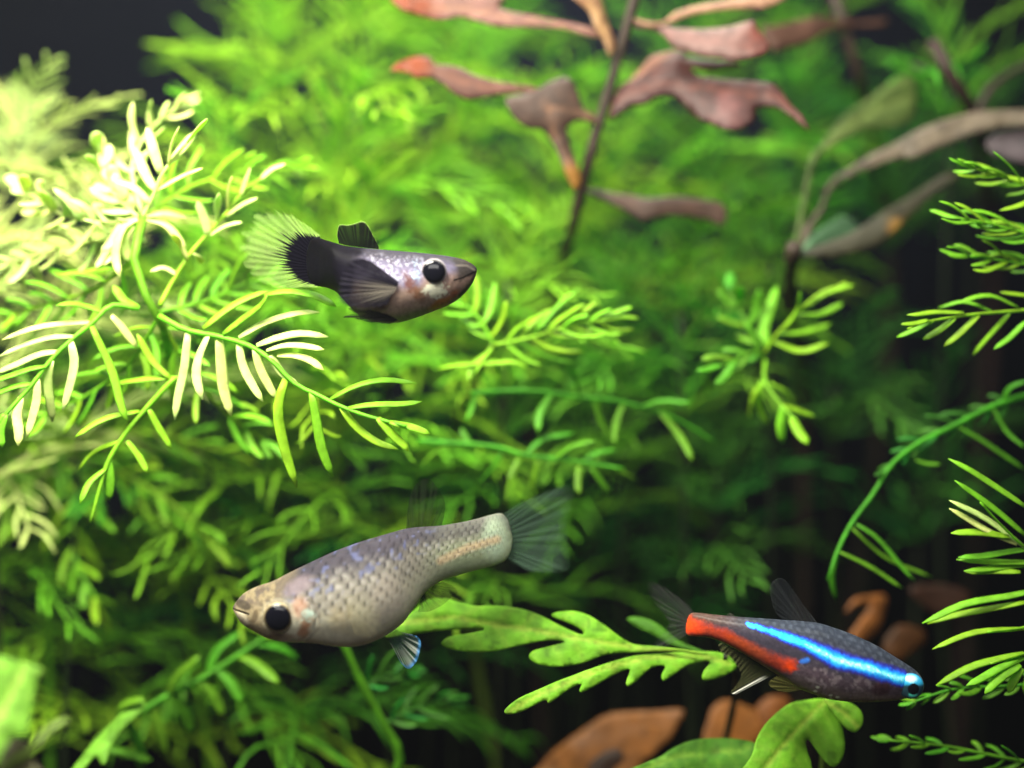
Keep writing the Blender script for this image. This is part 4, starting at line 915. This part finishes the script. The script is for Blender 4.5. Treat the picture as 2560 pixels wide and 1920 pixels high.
stem(pR2, [Vector((4.6, 9.5, FLOOR)), P(2220, 900, 9.2), P(2190, 420, 7.6), P(2150, 200, 4.4), P(2110, 70, 4.3), P(2075, -60, 4.2)], .08, .07, 'darkstem')
polyleaf(pR2, c3_, [(700, 170), (760, 150), (880, 125), (1020, 95), (1130, 110), (1280, 125), (1420, 110), (1400, 150), (1230, 150), (1120, 165), (1040, 210), (960, 250), (850, 280), (760, 290)], 3.6, 4.3, H('40291f'), seed=12)
pR3 = thing('red_stem_plant', 'thick dark forked stem at the right top', 'aquatic plant', Vector((6.6, 9.4, FLOOR)))
stem(pR3, [Vector((6.6, 9.4, FLOOR)), P(2480, 800, 9.2), P(2460, 420, 6.8), P(2430, 270, 4.0), P(2370, 180, 4.0), P(2330, 100, 3.9)], .1, .085, 'darkstem')
stem(pR3, [P(2440, 300, 4.05), P(2470, 230, 4.1), P(2530, 180, 4.2), P(2600, 150, 4.2)], .06, .03, 'darkstem', 'side_branch')
stem(pR3, [P(2385, 200, 4.0), P(2330, 180, 4.0), P(2280, 162, 4.1)], .04, .025, 'darkstem', 'side_branch')

pM = thing('arching_leaf_plant', 'dark-stemmed plant with long arching pinkish leaves at the right', 'aquatic plant', Vector((4.0, 7.0, FLOOR)))
stem(pM, [Vector((4.0, 7.0, FLOOR)), P(2010, 1100, 6.6), P(1975, 760, 4.4), P(1985, 620, 2.6)], .07, .09, 'darkstem')
polyleaf(pM, c3_, [(870, 1460), (900, 1380), (970, 1280), (1040, 1180), (1070, 1080), (1120, 1020), (1220, 960), (1350, 880), (1480, 820), (1620, 740), (1750, 690), (1900, 650), (2050, 635), (2300, 640), (2300, 720), (2100, 730), (1950, 770), (1800, 820), (1680, 870), (1560, 920), (1520, 900), (1400, 940), (1280, 990), (1160, 1050), (1090, 1110), (1060, 1200), (980, 1340), (920, 1470)], 3.4, 2.8, H('50463a'), vein=[(1060, 1120), (1300, 960), (1600, 830), (1900, 710), (2250, 680)], veincol=H('665a48'), seed=13, tilt=.3)
polyleaf(pM, c3_, [(880, 1450), (940, 1100), (980, 910), (1040, 840), (1120, 740), (1200, 650), (1330, 560), (1450, 470), (1540, 430), (1590, 480), (1600, 560), (1580, 640), (1540, 710), (1420, 740), (1320, 745), (1220, 790), (1120, 840), (1040, 890), (990, 1000), (960, 1200), (910, 1450)], 3.2, 3.8, H('445526'), vein=[(990, 920), (1200, 720), (1400, 620), (1560, 560)], veincol=H('788848'), seed=14)
polyleaf(pM, c3_, [(1990, 820), (2060, 760), (2150, 740), (2400, 740), (2400, 930), (2200, 940), (2100, 910), (2030, 890)], 3.2, 3.0, H('40363a'), seed=15)
polyleaf(pM, c3_, [(900, 1480), (1000, 1350), (1080, 1290), (1170, 1240), (1250, 1290), (1280, 1350), (1240, 1430), (1150, 1460), (1050, 1440)], 2.8, 3.4, H('3f5c40'), seed=16)
polyleaf(pM, c3_, [(900, 1470), (1200, 1350), (1400, 1220), (1600, 1100), (1760, 1000), (1850, 1010), (1700, 1120), (1520, 1280), (1400, 1400), (1150, 1480)], 2.9, 3.2, H('2c2a1c'), seed=17, tippt=(1480, 1310, 30), tipcol=H('7a5a28'))
# ---- tan dead leaves low down ------------------------------------
pT = thing('tan_leaf_plant', 'tan brown broad leaves low behind the red-tailed fish', 'aquatic plant', Vector((2.2, 2.6, FLOOR)))
stem(pT, [Vector((2.2, 2.6, FLOOR)), P(1700, 2250, 2.5), P(1720, 2060, 2.4)], .08, .07, 'darkstem')
for q, (tr_, pl_, y0_, y1_, cl_) in enumerate((
    (c9_, [(560, 1060), (640, 959), (720, 870), (860, 770), (950, 715), (1050, 700), (1180, 695), (1305, 690), (1280, 760), (1240, 830), (1160, 900), (1100, 959), (1000, 1060)], 1.9, 1.5, H('7a4c20')),
    (c9_, [(1395, 900), (1400, 800), (1420, 740), (1440, 680), (1500, 645), (1560, 660), (1640, 690), (1700, 720), (1720, 780), (1660, 830), (1600, 900), (1480, 1000), (1420, 980)], 1.6, 1.8, H('855222')),
    (c9_, [(1640, 700), (1680, 640), (1740, 625), (1795, 640), (1790, 680), (1760, 760), (1700, 800)], 1.8, 1.8, H('7a481e')),
    (c9_, [(2055, 230), (2090, 180), (2150, 165), (2240, 165), (2230, 260), (2200, 330), (2150, 370), (2090, 400), (2070, 350), (2110, 290), (2160, 220), (2150, 200), (2100, 215), (2060, 240)], 1.7, 1.9, H('7d4c22')),
    (c8_, [(1740, 300), (1755, 250), (1800, 215), (1870, 230), (1885, 270), (1850, 300), (1790, 340)], 1.9, 2.0, H('46290f')),
    (c8_, [(1830, 100), (1900, 80), (1990, 90), (2040, 130), (1990, 190), (1900, 170)], 2.1, 2.2, H('301c12')),
    (c9_, [(860, 960), (930, 890), (1010, 870), (1040, 920), (980, 1000), (900, 1060)], 1.6, 1.6, H('2c1c12')),
)):
    polyleaf(pT, tr_, pl_, y0_ + 1.4, y1_ + 1.4, cl_ * .8, seed=20 + q, tilt=.3)
# ---- lobed green leaves ------------------------------------------
LG, LV, LD = (0.13, 0.34, 0.016), (0.30, 0.42, 0.05), (0.055, 0.17, 0.012)
pL = thing('lobed_leaf_plant', 'green plant with rounded lobed leaves between the grey guppy and the red-tailed fish', 'aquatic plant', Vector((2.0, 3.0, FLOOR)))
stem(pL, [Vector((2.0, 3.0, FLOOR)), P(1760, 2100, 2.8), P(1830, 1780, 2.2), P(1840, 1690, 1.2), P(1810, 1640, .8)], .05, .035, 'backstem')
polyleaf(pL, c9_, [(-60, 310), (60, 235), (120, 185), (200, 175), (280, 195), (350, 210), (450, 210), (560, 225), (640, 252), (700, 282), (760, 312), (828, 342), (846, 332), (805, 302), (745, 278), (700, 258), (722, 240), (800, 235), (870, 255), (950, 305), (1010, 350), (1080, 388), (1200, 398), (1400, 425), (1400, 437), (1250, 420), (1050, 428), (980, 432), (930, 442), (870, 467), (790, 487), (700, 492), (630, 478), (595, 450), (610, 420), (670, 402), (760, 378), (700, 370), (640, 376), (540, 397), (450, 418), (350, 425), (250, 415), (200, 397), (193, 378), (230, 352), (320, 337), (384, 323), (370, 313), (250, 321), (150, 330), (60, 345), (-60, 360)],
         .7, .8, LG, vein=[(0, 290), (250, 265), (450, 300), (600, 320), (760, 350), (900, 375), (1080, 402), (1390, 430)], veincol=LV, seed=31, mat='lobedattr', bulge=.08, step=8)
polyleaf(pL, c9_, [(480, 695), (520, 655), (570, 625), (640, 595), (720, 560), (800, 530), (880, 500), (970, 470), (1060, 445), (1150, 432), (1260, 425), (1380, 420), (1470, 425), (1520, 445), (1552, 490), (1530, 515), (1480, 540), (1420, 555), (1392, 548), (1400, 510), (1430, 470), (1380, 470), (1320, 490), (1260, 530), (1215, 558), (1205, 530), (1222, 490), (1180, 490), (1140, 510), (1100, 550), (1052, 582), (1042, 560), (1060, 505), (1020, 515), (960, 545), (900, 580), (840, 610), (826, 600), (836, 570), (780, 595), (720, 640), (684, 660), (672, 645), (620, 670), (560, 700), (500, 712)],
         .35, .7, LG, vein=[(500, 700), (640, 620), (800, 552), (960, 492), (1150, 448), (1400, 440), (1520, 480)], veincol=LV, seed=32, mat='lobedattr', bulge=.06, step=8)
polyleaf(pL, c9_, [(1045, 272), (1080, 260), (1150, 275), (1210, 310), (1280, 370), (1400, 420), (1380, 430), (1240, 390), (1180, 352), (1110, 320), (1070, 295)], 1.2, 1.1, LD, seed=33, mat='lobedattr', bulge=.05)
pL2 = thing('lobed_leaf_plant', 'bright lobed leaf crown under the belly of the red-tailed fish', 'aquatic plant', Vector((2.9, 1.6, FLOOR)))
stem(pL2, [Vector((2.9, 1.6, FLOOR)), P(2030, 2200, 1.5), P(2060, 1950, 1.2), P(2060, 1770, .85)], .06, .05)
polyleaf(pL2, c9_, [(1400, 1150), (1560, 980), (1620, 900), (1640, 830), (1680, 760), (1740, 700), (1800, 660), (1870, 645), (1960, 640), (2000, 690), (2030, 740), (2045, 800), (2050, 870), (2030, 930), (1995, 955), (1960, 930), (1920, 880), (1885, 830), (1870, 840), (1880, 890), (1900, 960), (1900, 1150)], .4, .6, LG,
         vein=[(1960, 650), (1840, 770), (1760, 860), (1640, 1010)], veincol=LV, seed=34, mat='lobedattr', bulge=.12, step=8)
polyleaf(pL2, c9_, [(1950, 640), (2020, 640), (2080, 660), (2120, 690), (2135, 730), (2125, 770), (2095, 795), (2060, 780), (2020, 740), (1985, 690)], .7, .7, LG, vein=[(1960, 650), (2040, 700), (2110, 770)], veincol=LV, seed=35, mat='lobedattr', bulge=.07, step=8)
polyleaf(pL2, c9_, [(1000, 1000), (1130, 935), (1200, 905), (1260, 865), (1350, 830), (1450, 820), (1560, 825), (1640, 845), (1680, 890), (1600, 960), (1500, 1030), (1400, 1100), (1100, 1080)], .8, .9, LD, vein=[(1080, 980), (1300, 900), (1620, 870)], veincol=(.16, .3, .03), seed=36, mat='lobedattr', bulge=.1)
# ---- lower left corner -------------------------------------------
pN = thing('broad_leaf_plant', 'broad blurred yellow-green leaf in the lower left corner', 'aquatic plant', Vector((-5.3, -2.4, FLOOR)))
stem(pN, [Vector((-5.3, -2.4, FLOOR)), P(-60, 2250, -2.5), P(-60, 1960, -2.5)], .08, .06)
polyleaf(pN, c5_, [(-160, 1700), (-120, 1400), (-60, 1040), (100, 1040), (170, 1060), (250, 1090), (220, 1160), (195, 1250), (170, 1380), (150, 1475), (60, 1490), (-60, 1700)], -2.6, -2.4, (0.13, 0.32, 0.025), vein=[(-120, 1650), (0, 1350), (150, 1070)], veincol=(.4, .6, .1), seed=40, tilt=.5, mat='lobedattr', bulge=.05)
polyleaf(pN, c5_, [(-160, 1720), (150, 1560), (180, 1500), (260, 1420), (340, 1375), (395, 1370), (390, 1400), (330, 1450), (260, 1510), (200, 1570), (-120, 1740)], -2.4, -2.2, H('5c7428'), seed=41, tilt=.6)
polyleaf(pN, c5_, [(-160, 1640), (-60, 1500), (60, 1490), (140, 1500), (190, 1560), (210, 1640), (240, 1700), (-60, 1760)], -2.3, -2.3, H('403f1e'), seed=42, tilt=.6)
pO = thing('feathery_plant', 'blurred green frond rising from the bottom left towards the grey guppy chin', 'aquatic plant', Vector((-5.0, 1.9, FLOOR)), G1)
stem(pO, [Vector((-5.0, 1.9, FLOOR)), P(60, 2200, 1.8), P(150, 1980, 1.8)], .06, .05)
r_ = [(150, 1980), (260, 1851), (390, 1755), (499, 1699), (607, 1630), (665, 1590)]
frond(pO, full, r_, 1.8, 2.2, [[(430, 1735), (460, 1780), (480, 1840)], [(500, 1700), (535, 1740), (560, 1790)], [(545, 1675), (580, 1710), (605, 1760)], [(600, 1640), (650, 1665), (700, 1705)], [(640, 1610), (700, 1620), (750, 1650)], [(380, 1760), (400, 1830), (410, 1890)], [(320, 1805), (350, 1870), (350, 1930)],
      [(300, 1820), (300, 1770), (356, 1745)], [(420, 1740), (440, 1690), (500, 1640)], [(520, 1690), (540, 1630), (600, 1580)], [(240, 1870), (310, 1880), (380, 1900)]], 'green', hw=17, rw=14, tilt=.3)
polyleaf(pO, c5_, [(330, 1780), (510, 1540), (560, 1480), (640, 1400), (720, 1320), (790, 1270), (830, 1270), (835, 1310), (780, 1370), (700, 1450), (640, 1540), (610, 1630), (580, 1640), (540, 1600), (380, 1800)], 1.6, 1.4, (0.14, 0.34, 0.03), seed=43, tilt=.7, mat='lobedattr')
pS = thing('feathery_plant', 'thin dim green strand hanging below the grey guppy belly', 'aquatic plant', Vector((-1.3, 2.2, FLOOR)), G1)
stem(pS, [Vector((-1.3, 2.2, FLOOR)), P(960, 2050, 2.1), P(1000, 1900, 2.0), P(960, 1810, 1.9), P(910, 1720, 1.8), P(860, 1610, 1.7), P(840, 1560, 1.7)], .05, .045, 'green')
frond(pS, full, [(910, 1720), (960, 1690), (1020, 1680)], 1.8, 2.2, auto([(910, 1720), (960, 1690), (1020, 1680)], 4, 80, 50), 'deep', hw=8)
frond(pS, full, [(960, 1810), (1040, 1770), (1120, 1750)], 1.9, 2.4, auto([(960, 1810), (1040, 1770), (1120, 1750)], 5, 90, 50), 'deep', hw=8)

# ------------------------------------------------------------------ the water of the tank, faintly cloudy
m, nt, N, L = nodes('cloudy_water')
out = N('ShaderNodeOutputMaterial'); vol = N('ShaderNodeVolumePrincipled')
vol.inputs['Density'].default_value = 0.0004; vol.inputs['Color'].default_value = (0.80, 0.86, 0.95, 1); vol.inputs['Anisotropy'].default_value = 0.3
L(vol.outputs[0], out.inputs['Volume'])
hz = link('haze', mesh('haze', *box_faces(-19, 19, -22, 14.5, -9.5, 13.5)), m); hz['kind'] = 'stuff'
